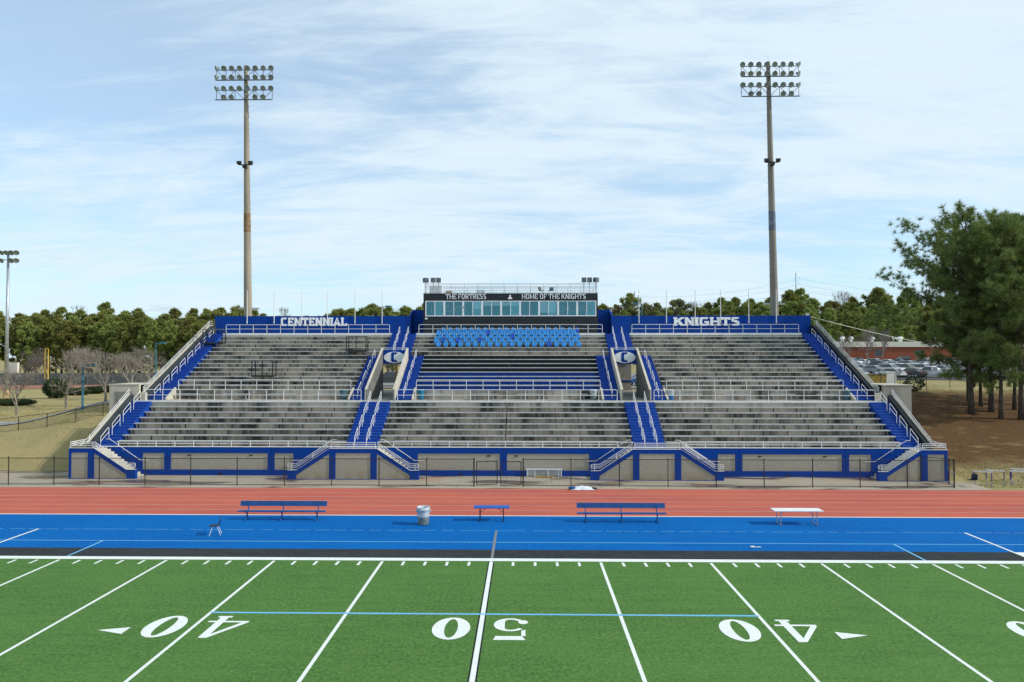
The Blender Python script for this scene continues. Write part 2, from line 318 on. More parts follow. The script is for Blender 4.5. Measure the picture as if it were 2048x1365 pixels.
M_LINK = link_mesh_mat()
def glass_mat(base=.26):
    n = NT('window_glass'); tr = n.N.new('ShaderNodeBsdfTransparent'); tr.inputs[0].default_value = (.85, .95, .97, 1); gl = n.N.new('ShaderNodeBsdfGlossy'); gl.inputs['Roughness'].default_value = .03; gl.inputs['Color'].default_value = (.22, .58, .70, 1)
    lw = n.N.new('ShaderNodeLayerWeight'); lw.inputs[0].default_value = .35; ms = n.N.new('ShaderNodeMixShader'); n.L.new(n.rng(lw.outputs['Fresnel'], 0, 1, base, 1), ms.inputs[0]); n.L.new(tr.outputs[0], ms.inputs[1]); n.L.new(gl.outputs[0], ms.inputs[2]); n.L.new(ms.outputs[0], n.out.inputs[0]); return n.m
M_GLASS = glass_mat(); M_GLASS2 = glass_mat(.12); M_GLASS3 = glass_mat(.40)

# ------------------------------------------------------------------ lettering (stroke built)
def glyph(ch, v, h, blocky):
    w = {'I': v*1.0, 'M': 1.12, 'O': .92, 'N': .88, 'H': .9, 'K': .9, 'G': .9, 'C': .84, 'A': .92, 'T': .84, 'L': .74, 'E': .72, 'F': .68, 'R': .84, 'S': .72}.get(ch, .8)
    S = []; ser = []
    x0 = v/2; x1 = w-v/2; b = h/2; t = 1-h/2; e = 4.0 if blocky else 2.0
    def arc(a0, a1, cx=w/2, cy=.5, rx=None, ry=None, n=22):
        rx = (w-v)/2 if rx is None else rx; ry = (1-h)/2 if ry is None else ry; out = []
        for i in range(n+1):
            a = math.radians(a0+(a1-a0)*i/n); c, s = math.cos(a), math.sin(a)
            out.append((cx+rx*math.copysign(abs(c)**(2/e), c), cy+ry*math.copysign(abs(s)**(2/e), s)))
        return out
    if ch == 'I': S = [[(x0, 0), (x0, 1)]]; ser = [(x0, 0), (x0, 1)]
    elif ch == 'T': S = [[(w/2, 0), (w/2, 1)], [(0, t), (w, t)], [(h/2, .7), (h/2, 1)], [(w-h/2, .7), (w-h/2, 1)]]; ser = [(w/2, 0)]
    elif ch == 'L': S = [[(x0, 0), (x0, 1)], [(x0, b), (w, b)], [(w-h/2, 0), (w-h/2, .3)]]; ser = [(x0, 1)]
    elif ch in 'EF':
        S = [[(x0, 0), (x0, 1)], [(x0, t), (w, t)], [(x0, .5), (w*.8, .5)], [(w-h/2, .72), (w-h/2, 1)]]
        if ch == 'E': S += [[(x0, b), (w, b)], [(w-h/2, 0), (w-h/2, .28)]]
        else: ser = [(x0, 0)]
    elif ch == 'H': S = [[(x0, 0), (x0, 1)], [(x1, 0), (x1, 1)], [(x0, .5), (x1, .5)]]; ser = [(x0, 0), (x0, 1), (x1, 0), (x1, 1)]
    elif ch == 'N': S = [[(x0, 0), (x0, 1)], [(x1, 0), (x1, 1)], [(x0, 1-v*.3), (x1, v*.3)]]; ser = [(x0, 0), (x1, 1)]
    elif ch == 'M': S = [[(x0, 0), (x0, 1)], [(x1, 0), (x1, 1)], [(x0, 1-v*.3), (w/2, .1), (x1, 1-v*.3)]]; ser = [(x0, 0), (x1, 0)]
    elif ch == 'K': S = [[(x0, 0), (x0, 1)], [(x0, .42), (x1, 1)], [(w*.42, .6), (x1, 0)]]; ser = [(x0, 0), (x0, 1), (x1, 0), (x1, 1)]
    elif ch == 'A': S = [[(x0*.8, 0), (w/2, 1-h*.3), (w-x0*.8, 0)], [(w*.24, .3), (w*.76, .3)]]; ser = [(x0*.8, 0), (w-x0*.8, 0)]
    elif ch == 'O': S = [arc(0, 360, n=32)]
    elif ch == 'C': S = [arc(38, 322, n=28)]
    elif ch == 'G': S = [arc(38, 345, n=28), [(w*.5, .44), (w, .44)], [(x1, .05), (x1, .44)]]
    elif ch == 'R': S = [[(x0, 0), (x0, 1)], [(x0, t)] + arc(90, -90, cx=w*.5, cy=.73, rx=w*.5-v/2, ry=.27-h/2, n=12) + [(x0, .46+h/2)], [(w*.45, .46), (x1, 0)]]; ser = [(x0, 0), (x1, 0)]
    elif ch == 'S': S = [arc(20, 270, cy=.75-h*.12, ry=.25-h*.38, n=16) + arc(90, -160, cy=.25+h*.12, ry=.25-h*.38, n=16)[1:]]
    return w, S, ser
def text_mb(txt, height, v=.25, h=.19, blocky=True, track=.12, serif=.5, sth=.15, depth=.04, width=None, space=.42):
    """flat lettering in the XZ plane facing -Y, centred on x=0, baseline z=0"""
    items = []; x = 0
    for ch in txt:
        if ch == ' ': x += space; continue
        w, S, ser = glyph(ch, v, h, blocky); items.append((x, S, ser)); x += w+track
    tot = x-track; sx = height if width is None else width/tot
    mb = MB(); k = 0
    def ribbon(pts, wd):
        nonlocal k
        n = len(pts); vs = []
        d0 = depth+k*.0014; k += 1
        for i in range(n):
            a = pts[max(0, i-1)]; c = pts[min(n-1, i+1)]; tx, ty = c[0]-a[0], c[1]-a[1]; l = math.hypot(tx, ty) or 1; tx /= l; ty /= l
            hw = wd(tx, ty)/2; q = pts[i]
            for s in (-1, 1):
                X = q[0]-ty*hw*s; Z = min(1, max(0, q[1]+tx*hw*s))
                vs.append((X, 0, Z)); vs.append((X, -d0, Z))
        vs = [((p[0]-tot/2)*sx, p[1], p[2]*height) for p in vs]
        fs = []
        for i in range(n-1):
            a, c = i*4, (i+1)*4
            fs += [(a+1, a+3, c+3, c+1), (a, a+1, c+1, c), (a+2, c+2, c+3, a+3)]
        fs += [(0, 2, 3, 1), ((n-1)*4, (n-1)*4+1, (n-1)*4+3, (n-1)*4+2)]
        mb.add(vs, fs)
    mb.cuts = []
    for x, S, ser in items:
        mb.cuts.append((len(mb.v), len(mb.f)))
        for st in S:
            ribbon([(p[0]+x, p[1]) for p in st], lambda tx, ty: v*abs(ty)+h*abs(tx))
        for (sx_, sy_) in ser:
            y = sth/2 if sy_ < .5 else 1-sth/2
            ribbon([(x+sx_-v/2-serif*.17, y), (x+sx_+v/2+serif*.17, y)], lambda tx, ty: sth)
    return mb
def put(mb, at, name, mt, parent):
    v = [(p[0]+at[0], p[1]+at[1], p[2]+at[2]) for p in mb.v]; cuts = mb.cuts+[(len(mb.v), len(mb.f))]
    for (v0, f0), (v1, f1) in zip(cuts[:-1], cuts[1:]):
        q = MB(); q.v = v[v0:v1]; q.f = [tuple(i-v0 for i in f) for f in mb.f[f0:f1]]; q.build(name, mt, parent, recalc=True)

# ================================================================== SETTING
def axis(segs):
    out = []
    for a, b, st in segs:
        n = max(1, round((b-a)/st)); out += [a+(b-a)*i/n for i in range(n)]
    return out+[segs[-1][1]]
def build_ground():
    xs = axis([(-1600, -400, 200), (-400, -100, 20), (-100, -60, 4), (-60, -33, 1.2), (-33, -29, .4), (-29, 29, 4), (29, 33, .4), (33, 60, 1.2), (60, 120, 4), (120, 400, 20), (400, 1600, 200)])
    ys = axis([(-900, -100, 100), (-100, 16, 20), (16, 60, 1.1), (60, 120, 3), (120, 260, 8), (260, 500, 40), (500, 3000, 250)])
    vs = [(x, y, ground_z(x, y)) for y in ys for x in xs]; nx = len(xs)
    fs = [(j*nx+i, j*nx+i+1, (j+1)*nx+i+1, (j+1)*nx+i) for j in range(len(ys)-1) for i in range(nx-1)]
    o = MB().add(vs, fs).build('ground', M_GROUND, smooth=True); tag(o, 'dry winter grass and bare earth around the stadium', 'ground', kind='structure')
build_ground()
def drape(name, mt, x0, x1, y0, y1, st, label, cat, lift=.05, fn=None):
    nx = max(1, round((x1-x0)/st)); ny = max(1, round((y1-y0)/st)); vs = []
    for j in range(ny+1):
        for i in range(nx+1):
            x = x0+(x1-x0)*i/nx; y = y0+(y1-y0)*j/ny
            if fn: x, y = fn(i/nx, j/ny)
            vs.append((x, y, ground_z(x, y)+lift))
    fs = [(j*(nx+1)+i, j*(nx+1)+i+1, (j+1)*(nx+1)+i+1, (j+1)*(nx+1)+i) for j in range(ny) for i in range(nx)]
    return tag(MB().add(vs, fs).build(name, mt, smooth=True), label, cat, kind='structure')
def sheet(mb, x0, x1, y0, y1, z): return mb.quad((x0, y0, z), (x1, y0, z), (x1, y1, z), (x0, y1, z))
YD = .9144
field = sheet(MB(), -55, 55, -50, .4, 0).build('football_field', M_TURF)
tag(field, 'green artificial turf football field with white yard lines', 'field', kind='structure')
def line(name, x0, x1, y0, y1, z=.004, m=M_PAINT, parent=field): return sheet(MB(), x0, x1, y0, y1, z).build(name, m, parent)
line('sideline', -55, 55, 0, .40, .0045)
for i in range(-10, 11):
    X = i*5*YD
    if i: line('yard_line', X-.058, X+.058, -49, -.12)
    for k in range(1, 5):
        xx = X+k*YD; line('hash_mark', xx-.055, xx+.055, -.66, -.14)
line('black_line_border', -.125, .125, -49, -.06, .0035, M_BLACKP); line('yard_line', -.075, .075, -49, -.06, .0055)
line('cross_line', -9.14, 9.14, -6.17, -6.04, .0062, M_LBLUE)
# yard numbers, read from the stands: rotated half a turn
def flat(polys, X, Y, name, z=.0075):
    mb = MB()
    for p in polys: mb.add([(X-q[0]*.94, Y-q[1]*.97, z) for q in p], [tuple(range(len(p)))])
    o = mb.build(name, M_PAINT, field, recalc=True)
    return o
def ringpoly(a, b, ia, ib, n=40, skew=.0):
    out = []
    for i in range(n):
        t0, t1 = 2*PI*i/n, 2*PI*(i+1)/n
        out.append([(a*math.cos(t0), b*math.sin(t0)), (a*math.cos(t1), b*math.sin(t1)), (ia*math.cos(t1), ib*math.sin(t1)), (ia*math.cos(t0), ib*math.sin(t0))])
    return out
def zero(X, Y): flat(ringpoly(.64, .93, .22, .78), X, Y, 'yard_number')
def four(X, Y):    # local: +y towards numeral top
    flat([[(.02, -.93), (.52, -.93), (.52, -.80), (.02, -.80)], [(.13, -.80), (.41, -.80), (.41, -.5), (.13, -.5)],
          [(-.72, -.5), (.68, -.5), (.68, -.37), (-.72, -.37)], [(.13, -.37), (.41, -.37), (.41, .93), (.13, .93)],
          [(-.72, -.37), (-.50, -.37), (.13, .62), (.13, .93)]], X, Y, 'yard_number')
def five(X, Y):
    flat([[(-.50, .93), (.55, .93), (.48, .62), (-.38, .62)], [(-.50, .62), (-.36, .62), (-.36, .18), (-.50, .10)]], X, Y, 'yard_number', .0075)
    arc = []; n = 26
    for i in range(n+1):
        a = math.radians(140-(140+155)*i/n); w = .11+.15*max(0, math.cos(a))+.02
        arc.append(((.02+(.56)*math.cos(a), -.33+.56*math.sin(a)), (.02+(.56-w*1.35)*math.cos(a), -.33+(.56-.12)*math.sin(a))))
    flat([[arc[i][0], arc[i+1][0], arc[i+1][1], arc[i][1]] for i in range(n)], X, Y, 'yard_number', .0083)
    flat([[(-.42+.17*math.cos(t*PI/8), -.55+.17*math.sin(t*PI/8)) for t in range(16)]], X, Y, 'yard_number', .0091)
NY = -7.34
zero(-.93, NY); five(.95, NY)
for s in (-1, 1):
    X = s*9.144; zero(X-(.92 if s < 0 else 1.0), NY); four(X+(.93 if s < 0 else .88), NY)
    X2 = s*18.288; zero(X2-1.02, NY)
    flat([[(.55, 0), (-.42, .30), (-.42, -.26)]] if s < 0 else [[(-.55, 0), (.42, .30), (.42, -.26)]], X+(-2.35 if s < 0 else 2.3), NY-.35, 'direction_arrow')
# 3 on the thirty
    flat([[(-.5, .93), (.5, .93), (.5, .70), (-.5, .70)], [(.22, .70), (.5, .70), (.1, .1), (-.12, .1)], [(.3, .1), (.6, -.3), (.3, -.93), (.0, -.62), (.22, -.3), (-.1, .1)]], X2+.98, NY, 'yard_number')
apron = sheet(MB(), -70, 70, .4, 8.35, -.002).build('sideline_turf', M_BTURF); tag(apron, 'bright blue turf apron between field and track', 'turf', kind='structure')
bk = line('black_band', -55, 55, .4, 1.75, .002, M_KTURF, apron)
line('thin_line', -55, 55, 2.97, 3.04, .004, M_LBLUE, apron); 
for i in range(-60, 60): line('dashed_line', i*.9, i*.9+random.Random(i).uniform(.5, .88), 5.14, 5.18, .004, M_LBLUE, apron)
line('centre_line', -.06, .06, .4, 5.15, .0065, M_GREYP, apron)
for s in (-1, 1):
    line('box_line', s*18.288-.05, s*18.288+.05, .4, 3.0, .0068, M_LBLUE, apron); line('box_line', s*22.86-.06, s*22.86+.06, .4, 5.15, .0068, M_PAINT, apron)
    line('white_block', min(s*22.92, s*55), max(s*22.92, s*55), .42, 1.72, .0055, M_PAINT, apron)
track = sheet(MB(), -90, 90, 8.35, 16.25, -.001).build('running_track', M_TRACK); tag(track, 'red rubber running track with pale lane lines', 'track', kind='structure')
line('lane_edge', -90, 90, 8.37, 8.50, .004, M_PAINT, track)
for k in range(1, 7): line('lane_line', -90, 90, 8.45+k*1.245, 8.495+k*1.245, .004, M_LANE, track)
slabbase = MB().box(-44, 31.6, 16.26, 23.5, -.3, -.012).build('concrete_apron', mat('joint_dark', (.06, .055, .045), .95)); tag(slabbase, 'stained concrete walkway in front of the stands', 'pavement', kind='structure')
rs = random.Random(4)
xs = [-44+i*3.15 for i in range(25)]
for i in range(24):
    for (ya, yb) in ((16.28, 17.75), (17.765, 20.6), (20.615, 23.5)):
        x1_ = min(xs[i+1], 31.6); MB().box(xs[i]+.008, x1_-.008, ya, yb, -.2, .012+rs.uniform(-.003, .003)).build('slab', M_APRON, slabbase)
def pathfn(u, v):
    x = lerp(-75, -30.9, u); yc = lerp(24.5, 28.6, sst(0, 1, u)); yc = 31.4-1.2*u; return x, yc-.95+1.9*v
drape('footpath', M_PATH, -75, -30.9, 26, 29, 1., 'pale concrete footpath climbing the lawn to the side entrance', 'path', .06, pathfn)
drape('parking_lot', M_ASPH, 34, 190, 78, 184, 6., 'asphalt parking lot in front of the brick school', 'parking lot', .08)
drape('service_road', mat('pale_asphalt', (.20, .195, .185), .9, var=.15, vscale=.4), -34, 34, 50, 120, 5., 'asphalt road behind the stands', 'road', .08)
drape('ball_field_dirt', mat('infield_clay', (.27, .13, .075), .95, var=.2, vscale=.3), -140, -72, 92, 120, 4., 'reddish clay warning track of the ball field', 'ground', .06)
MB().add([(-36, 22.9, .02), (-33.2, 23.1, .02), (-32.6, 22.2, .02), (-34, 21.6, .02), (-37.6, 21.9, .02)], [(0, 4, 3, 2, 1)]).build('puddle', mat('puddle_water', (.10, .11, .11), .04, var=.05, spec=.8))
tag(bpy.data.objects['puddle'], 'shallow puddle on the walkway by the grass bank', 'puddle', kind='structure')

# ================================================================== GRANDSTAND
G = thing('grandstand', 'blue and grey concrete grandstand with aluminium bench rows', 'grandstand', (0, 21.1, 0))
TR, RS = .74, .37
def ly(i): return 21.1+TR*i
def uy(k): return 29.96+TR*k
def lz(i): return 2.0+RS*i
def uz(k): return 5.74+RS*k
def stairpoly(fy, fz, a, b, yend, zbase):
    p = [(fy(a), zbase)]
    for k in range(a, b+1): p += [(fy(k), fz(k)), (fy(k+1) if k < b else yend, fz(k))]
    return p+[(yend, zbase)]
def tier(x0, x1, poly, m=M_TIER): return MB().prism(poly, 'x', x0, x1).build('seating_tier', m, G, recalc=True)
LS = [(-28.5, -11.65), (-9.3, 9.3), (11.65, 28.5)]
lp = stairpoly(ly, lz, 0, 6, 26.28, 0)
for a, b in LS:
    for (c, d) in ([(a, b)] if a*b > 0 else [(a, -.03), (.03, b)]): tier(c, d, lp)
UPL = [(-28.5, -13.1), (-7.95, 7.95), (13.1, 28.5)]; UPH = [(-28.5, -11.7), (-9.3, 9.3), (11.7, 28.5)]
for (a, b), (c, d) in zip(UPL, UPH):
    mid = a*b < 0
    if not mid: tier(a, b, stairpoly(uy, uz, 0, 7, uy(8), 4.6)); tier(c, d, stairpoly(uy, uz, 8, 12, 39.58, 8.0))
    else:
        for s0, s1 in ((a, -.02), (.02, b)):
            tier(s0, s1, [(29.96, 4.6), (29.96, 5.735), (30.1, 5.735), (30.1, 4.6)])
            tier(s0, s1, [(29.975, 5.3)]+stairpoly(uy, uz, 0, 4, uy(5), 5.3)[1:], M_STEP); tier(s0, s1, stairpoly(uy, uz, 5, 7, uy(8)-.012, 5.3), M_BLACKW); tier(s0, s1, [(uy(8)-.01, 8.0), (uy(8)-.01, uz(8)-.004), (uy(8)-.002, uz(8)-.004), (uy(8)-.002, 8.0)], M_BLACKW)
        for s0, s1 in ((c, -.02), (.02, d)): tier(s0, s1, stairpoly(uy, uz, 8, 12, 39.58, 8.0))
MB().box(-30.2, 30.2, 26.281, 29.955, 4.0, 5.0).build('concourse_floor', M_TIER, G)
for s in (-1, 1): MB().box(min(s*9.5, s*11.6), max(s*9.5, s*11.6), 29.96, 35.885, 4.7, 4.995).build('tunnel_floor', M_CONC, G)
for a, b in [(-30.2, -11.66), (-9.3, 9.3), (11.66, 30.2)]: MB().box(a, b, 26.24, 26.42, 4.95, 5.085).build('concourse_curb', M_RAIL, G)
for s in (-1, 1): MB().box(min(s*9.31, s*11.65), max(s*9.31, s*11.65), 26.27, 26.42, 4.9, 5.02).build('concourse_curb', M_RAIL, G)
MB().box(-30.2, 30.2, 39.581, 41.5, 10.0, 10.85).build('top_walkway', M_TIER, G)
for a, b in UPH: MB().box(a, b, 39.55, 39.72, 10.7, 10.925).build('walkway_curb', M_RAIL, G)
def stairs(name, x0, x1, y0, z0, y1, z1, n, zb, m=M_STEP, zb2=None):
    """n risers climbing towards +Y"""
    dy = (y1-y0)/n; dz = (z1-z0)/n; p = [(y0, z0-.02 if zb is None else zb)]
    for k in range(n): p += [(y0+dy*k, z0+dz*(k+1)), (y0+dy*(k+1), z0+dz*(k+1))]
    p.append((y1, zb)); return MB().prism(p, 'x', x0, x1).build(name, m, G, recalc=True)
for s in (-1, 1):
    f = lambda a, b: (min(s*a, s*b), max(s*a, s*b))
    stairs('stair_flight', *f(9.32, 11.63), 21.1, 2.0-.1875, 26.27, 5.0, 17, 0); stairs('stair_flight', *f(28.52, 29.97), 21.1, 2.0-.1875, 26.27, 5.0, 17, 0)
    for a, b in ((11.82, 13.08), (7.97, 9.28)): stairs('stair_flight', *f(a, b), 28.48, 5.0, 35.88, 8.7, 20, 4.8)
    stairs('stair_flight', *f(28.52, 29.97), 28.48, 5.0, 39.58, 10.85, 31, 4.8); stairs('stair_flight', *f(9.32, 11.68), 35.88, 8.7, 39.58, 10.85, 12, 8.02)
    MB().box(*f(9.49, 11.61), 34.99, 35.879, 8.0, 8.7).build('landing', M_STEP, G)
    # wing walls at the foot of the upper flights
    for xa in (13.09, 7.80, 28.36):
        MB().prism([(28.35, 5.0), (28.35, 5.14), (29.955, 5.98), (29.955, 5.0)], 'x', *f(xa, xa+.15)).build('wing_wall', M_CREAM, G, recalc=True)
    # tunnel cheeks
    for xa in (11.62, 9.30):
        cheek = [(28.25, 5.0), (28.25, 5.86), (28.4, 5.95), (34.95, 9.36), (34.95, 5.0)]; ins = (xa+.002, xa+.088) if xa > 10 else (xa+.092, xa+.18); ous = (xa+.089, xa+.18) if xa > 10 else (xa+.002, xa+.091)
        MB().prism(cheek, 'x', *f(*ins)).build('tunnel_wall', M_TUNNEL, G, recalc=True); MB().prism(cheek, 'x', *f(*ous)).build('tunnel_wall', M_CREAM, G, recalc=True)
        MB().prism([(28.24, 5.862), (28.24, 5.90), (28.38, 5.99), (34.96, 9.41), (34.96, 9.362), (28.4, 5.952)], 'x', *f(xa-.002, xa+.184)).build('tunnel_coping', M_CREAM, G, recalc=True)
    for cx_ in (14.5, 21.5, 28.5): MB().box(*f(cx_-.3, cx_+.3), 40.6, 41.2, 4.6, 9.99).build('column', M_CONC, G)
    pan = MB().box(*f(9.485, 11.62), 34.80, 34.97, 7.93, 9.17).build('tunnel_sign', M_BLUE, G)
    cx = s*10.5525
    el = MB().prism([(cx+.98*math.cos(2*PI*i/40), 8.53+.52*math.sin(2*PI*i/40)) for i in range(40)], 'y', 34.77, 34.8).build('sign_oval', M_WHITE, pan, recalc=True)
    tm = text_mb('C', .90, .34, .2, True, depth=.02, width=.62); put(tm, (cx, 34.77, 8.10), 'letter', M_BLUE, pan)
    tb = MB()
    for z in (9.27, 9.40): tb.tube([(cx-1.06, 34.88, z), (cx+1.06, 34.88, z)], .022)
    for q in (-1.06, 0, 1.06): tb.tube([(cx+q, 34.88, 9.17), (cx+q, 34.88, 9.40)], .022)
    tb.build('railing', M_RAIL, G)
    # sloping side walls
    MB().prism([(20.9, 0), (20.9, 2.30), (21.3, 2.52), (26.3, 5.58), (26.3, 0)], 'x', *f(29.98, 30.36)).build('side_wall', M_DGREY if s < 0 else M_BLACKW, G, recalc=True)
    MB().prism([(28.3, 0), (28.3, 5.55), (40.6, 11.72), (41.5, 11.72), (41.5, 0)], 'x', *f(29.98, 30.36)).build('side_wall', M_DGREY if s < 0 else M_BLACKW, G, recalc=True)
    MB().prism([(20.9, 2.302), (20.9, 2.36), (21.3, 2.60), (26.32, 5.67), (26.32, 5.582), (21.3, 2.522)], 'x', *f(30.28, 30.42)).build('side_coping', M_CREAM if s < 0 else M_CONC, G, recalc=True)
    MB().prism([(28.28, 5.552), (28.28, 5.64), (40.6, 11.81), (41.3, 11.81), (41.3, 11.722), (40.6, 11.722)], 'x', *f(30.28, 30.42)).build('side_coping', M_CREAM if s < 0 else M_CONC, G, recalc=True)
    MB().box(*f(29.95, 30.43), 28.1, 28.279, 5.0, 5.62).build('wall_end', M_CREAM, G)
    MB().box(*f(29.98, 30.36), 26.31, 28.09, 0, 4.99).build('side_wall', M_CONC, G)
    X = s*30.35; rb = MB()
    for dz in (.18, .36): rb.tube([(X, 20.0, 2.06+dz), (X, 21.0, 2.3+dz), (X, 26.3, 5.62+dz)], .022)
    for t in range(5): y = 21.2+t*1.27; z = 2.42+(y-21.1)*.622; rb.tube([(X, y, z-.05), (X, y, z+.42)], .02)
    rb.build('railing', M_RAIL, G)
    rb = MB()
    for dz in (.2, .38): rb.tube([(X, 28.3, 5.62+dz), (X, 40.6, 11.8+dz), (X, 41.3, 11.8+dz)], .022)
    for t in range(9): y = 28.5+t*1.5; z = 5.66+(y-28.3)*.5015; rb.tube([(X, y, z), (X, y, z+.42)], .02)
    rb.build('railing', M_RAIL, G)
    # blue top wall and its stepped return beside the press box
    MB().box(*f(10.15, 30.1), 41.3, 41.5, 10.85, 12.72).build('top_wall', M_BLUE, G)
    MB().prism([(41.501, 10.85), (41.501, 12.72), (41.9, 13.0), (43.4, 13.45), (43.4, 10.85)], 'x', *f(10.15, 10.3)).build('return_wall', M_BLUE, G, recalc=True)
    MB().box(*f(8.95, 10.149), 43.2, 43.4, 10.85, 13.46).build('recess_wall', M_BLUE, G)
    MB().box(*f(8.95, 10.14), 41.501, 43.19, 10.2, 10.85).build('recess_floor', M_CONC, G)
MB().box(-30.1, 30.1, 35.89, 46, 4.5, 4.99).build('rear_plaza', M_CONC, G)
# benches
def bench(x0, x1, yf, zt):
    mb = MB().box(x0, x1, yf+.34, yf+.485, zt+.345, zt+.42).box(x0, x1, yf+.495, yf+.64, zt+.345, zt+.42)
    n = max(2, round((x1-x0)/1.8)+1); lg = MB()
    for i in range(n):
        x = x0+.25+(x1-x0-.5)*i/(n-1); lg.box(x-.02, x+.02, yf+.5, yf+.60, zt, zt+.344)
    mb0 = MB(); mb0.f = list(mb.f); mb.add(lg.v, lg.f); bo = mb.build('bench', M_ALU, G); bo.data.materials.append(M_DGREY); nf = len(mb0.f)
    for p in bo.data.polygons: p.material_index = 1 if p.index >= nf else 0
    return bo
for i in range(7):
    for a, b in LS:
        if a*b < 0: bench(a+.03, -.06, ly(i), lz(i)); bench(.06, b-.03, ly(i), lz(i))
        else: bench(a+.03, b-.03, ly(i), lz(i))
for k in range(13):
    for a, b in (UPL if k < 8 else UPH): bench(a+.03, b-.03, uy(k), uz(k))
# rails along the rows
def rail(x0, x1, y, z0, z1, mids=1, ends=True, sp=1.4):
    mb = MB(); n = max(1, round((x1-x0)/sp)); rc = .1
    mb.tube([(x0, y, z1-rc), (x0+rc*.3, y, z1-rc*.3), (x0+rc, y, z1), (x1-rc, y, z1), (x1-rc*.3, y, z1-rc*.3), (x1, y, z1-rc)], .026)
    for m in range(1, mids+1): zz = z0+(z1-z0)*m/(mids+1); mb.tube([(x0, y, zz), (x1, y, zz)], .024)
    for i in range(n+1): x = x0+(x1-x0)*i/n; mb.tube([(x, y, z0), (x, y, z1-(rc if i in (0, n) else 0))], .026)
    return mb.build('railing', M_RAIL, G)
for a, b in ((-30.05, -12.3), (-8.75, 8.75), (12.3, 30.05)): rail(a+(1.0 if a < -20 else 0), b-(1.0 if b > 20 else 0), 26.34, 5.08, 5.96)
for s in (-1, 1): rail(min(s*11.66, s*12.3)+.0, max(s*11.66, s*12.3), 26.34, 5.05, 5.96)
for a, b in UPL: rail(a+.15-(1.2 if a < -20 else 0), b-.15+(1.2 if b > 20 else 0), 30.02, 5.74, 6.62) if a*b < 0 else rail(a+.3, b-.3, 30.02, 5.74, 6.62)
for a, b in UPH: rail(a+.25, b-.25, 39.63, 10.92, 11.76)
for a, b in ((-28.2, -13.0), (-8.1, 8.1), (13.0, 28.2)): rail(a, b, 21.2, 2.06, 2.48)
# aisle hoops
def hoop(x, y0, zf, ln=1.05, hh=.86, drop=0.):
    y1 = y0+ln; a, b = zf(y0), zf(y1); mb = MB()
    mb.tube([(x, y0, a-.02-drop), (x, y0, a+hh-.06), (x, y0+.05, a+hh), (x, y1-.05, b+hh), (x, y1, b+hh-.06), (x, y1, b-.02)], .021, 5)
    mb.tube([(x, y0, a+hh-.36), (x, y1, b+hh-.36)], .018, 5); return mb.build('handrail', M_RAIL, G)
zlow = lambda y: 2.0+(y-21.1)*.58; zup = lambda y: 5.0+max(0, (y-28.48))*.5; ztop = lambda y: 8.7+(y-35.88)*.581
for s in (-1, 1):
    for X in (s*10.88, s*10.02):
        for t in range(4): hoop(X, 21.0+t*1.42, zlow, 1.0)
        for t in range(3): hoop(X, 35.9+t*1.25, ztop, .9)
    for X in (s*12.45, s*8.62):
        for t in range(4): hoop(X, 28.5+t*1.85, zup, 1.2)
    for t in range(4): hoop(s*29.4, 21.0+t*1.42, zlow, 1.0)
    for t in range(8): hoop(s*29.45, 28.45+t*1.44, zup, .95)
# front wall with recessed aggregate panels
PANELS = [(-26.3, -24.72), (-24.24, -17.17), (-16.68, -15.3), (-6.29, -.37), (.13, 6.03), (15.22, 16.46), (16.96, 24.03), (24.52, 26.08)]
SEG = [-30.2, -24.48, -16.92, -.12, 16.71, 24.28, 30.2]
def ribpanel(poly_fn, x0, x1, z0fn, z1fn, y, parent, pitch=.105):
    mb = MB(); n = max(2, round((x1-x0)/pitch)); w = (x1-x0)/n
    for i in range(n):
        a = x0+i*w; b = a+w*.7; c = a+w
        mb.quad((a, y, z0fn(a)), (b, y, z0fn(b)), (b, y, z1fn(b)), (a, y, z1fn(a))); mb.quad((b, y, z0fn(b)), (b, y+.014, z0fn(b)), (b, y+.014, z1fn(b)), (b, y, z1fn(b)))
        mb.quad((b, y+.014, z0fn(b)), (c, y+.014, z0fn(c)), (c, y+.014, z1fn(c)), (b, y+.014, z1fn(b))); mb.quad((c, y+.014, z0fn(c)), (c, y, z0fn(c)), (c, y, z1fn(c)), (c, y+.014, z1fn(c)))
    return mb.build('panel', M_AGG, parent)
for a, b in zip(SEG[:-1], SEG[1:]):
    a += .008; b -= .008; mb = MB(); ps = [p for p in PANELS if p[0] > a and p[1] < b]
    mb.box(a, b, 20.98, 21.095, 1.62, 2.05); mb.box(a, b, 20.98, 21.095, 0, .42); x = a
    for p in ps: mb.box(x, p[0], 20.98, 21.095, .4205, 1.6195); x = p[1]
    mb.box(x, b, 20.98, 21.095, .4205, 1.6195); w = mb.build('front_wall', M_BLUE, G)
    for p in ps: ribpanel(None, p[0], p[1], lambda x: .4205, lambda x: 1.6195, 21.03, w)
MB().box(-30.2, 30.2, 20.96, 21.35, 2.051, 2.075).build('wall_cap', M_RAIL, G)
rs = random.Random(2)
for x in (-22.9, -18.4, -1.2, .8, 18.2, 22.8): MB().box(x-.12, x+.12, 20.99, 21.02, 1.42, 1.50).build('wall_vent', M_BLACKM, G)
for x in (-20.6, -3.2, 20.2): MB().box(x-.13, x+.13, 20.955, 20.979, .08, .2).build('drain_opening', M_BLACKM, G)
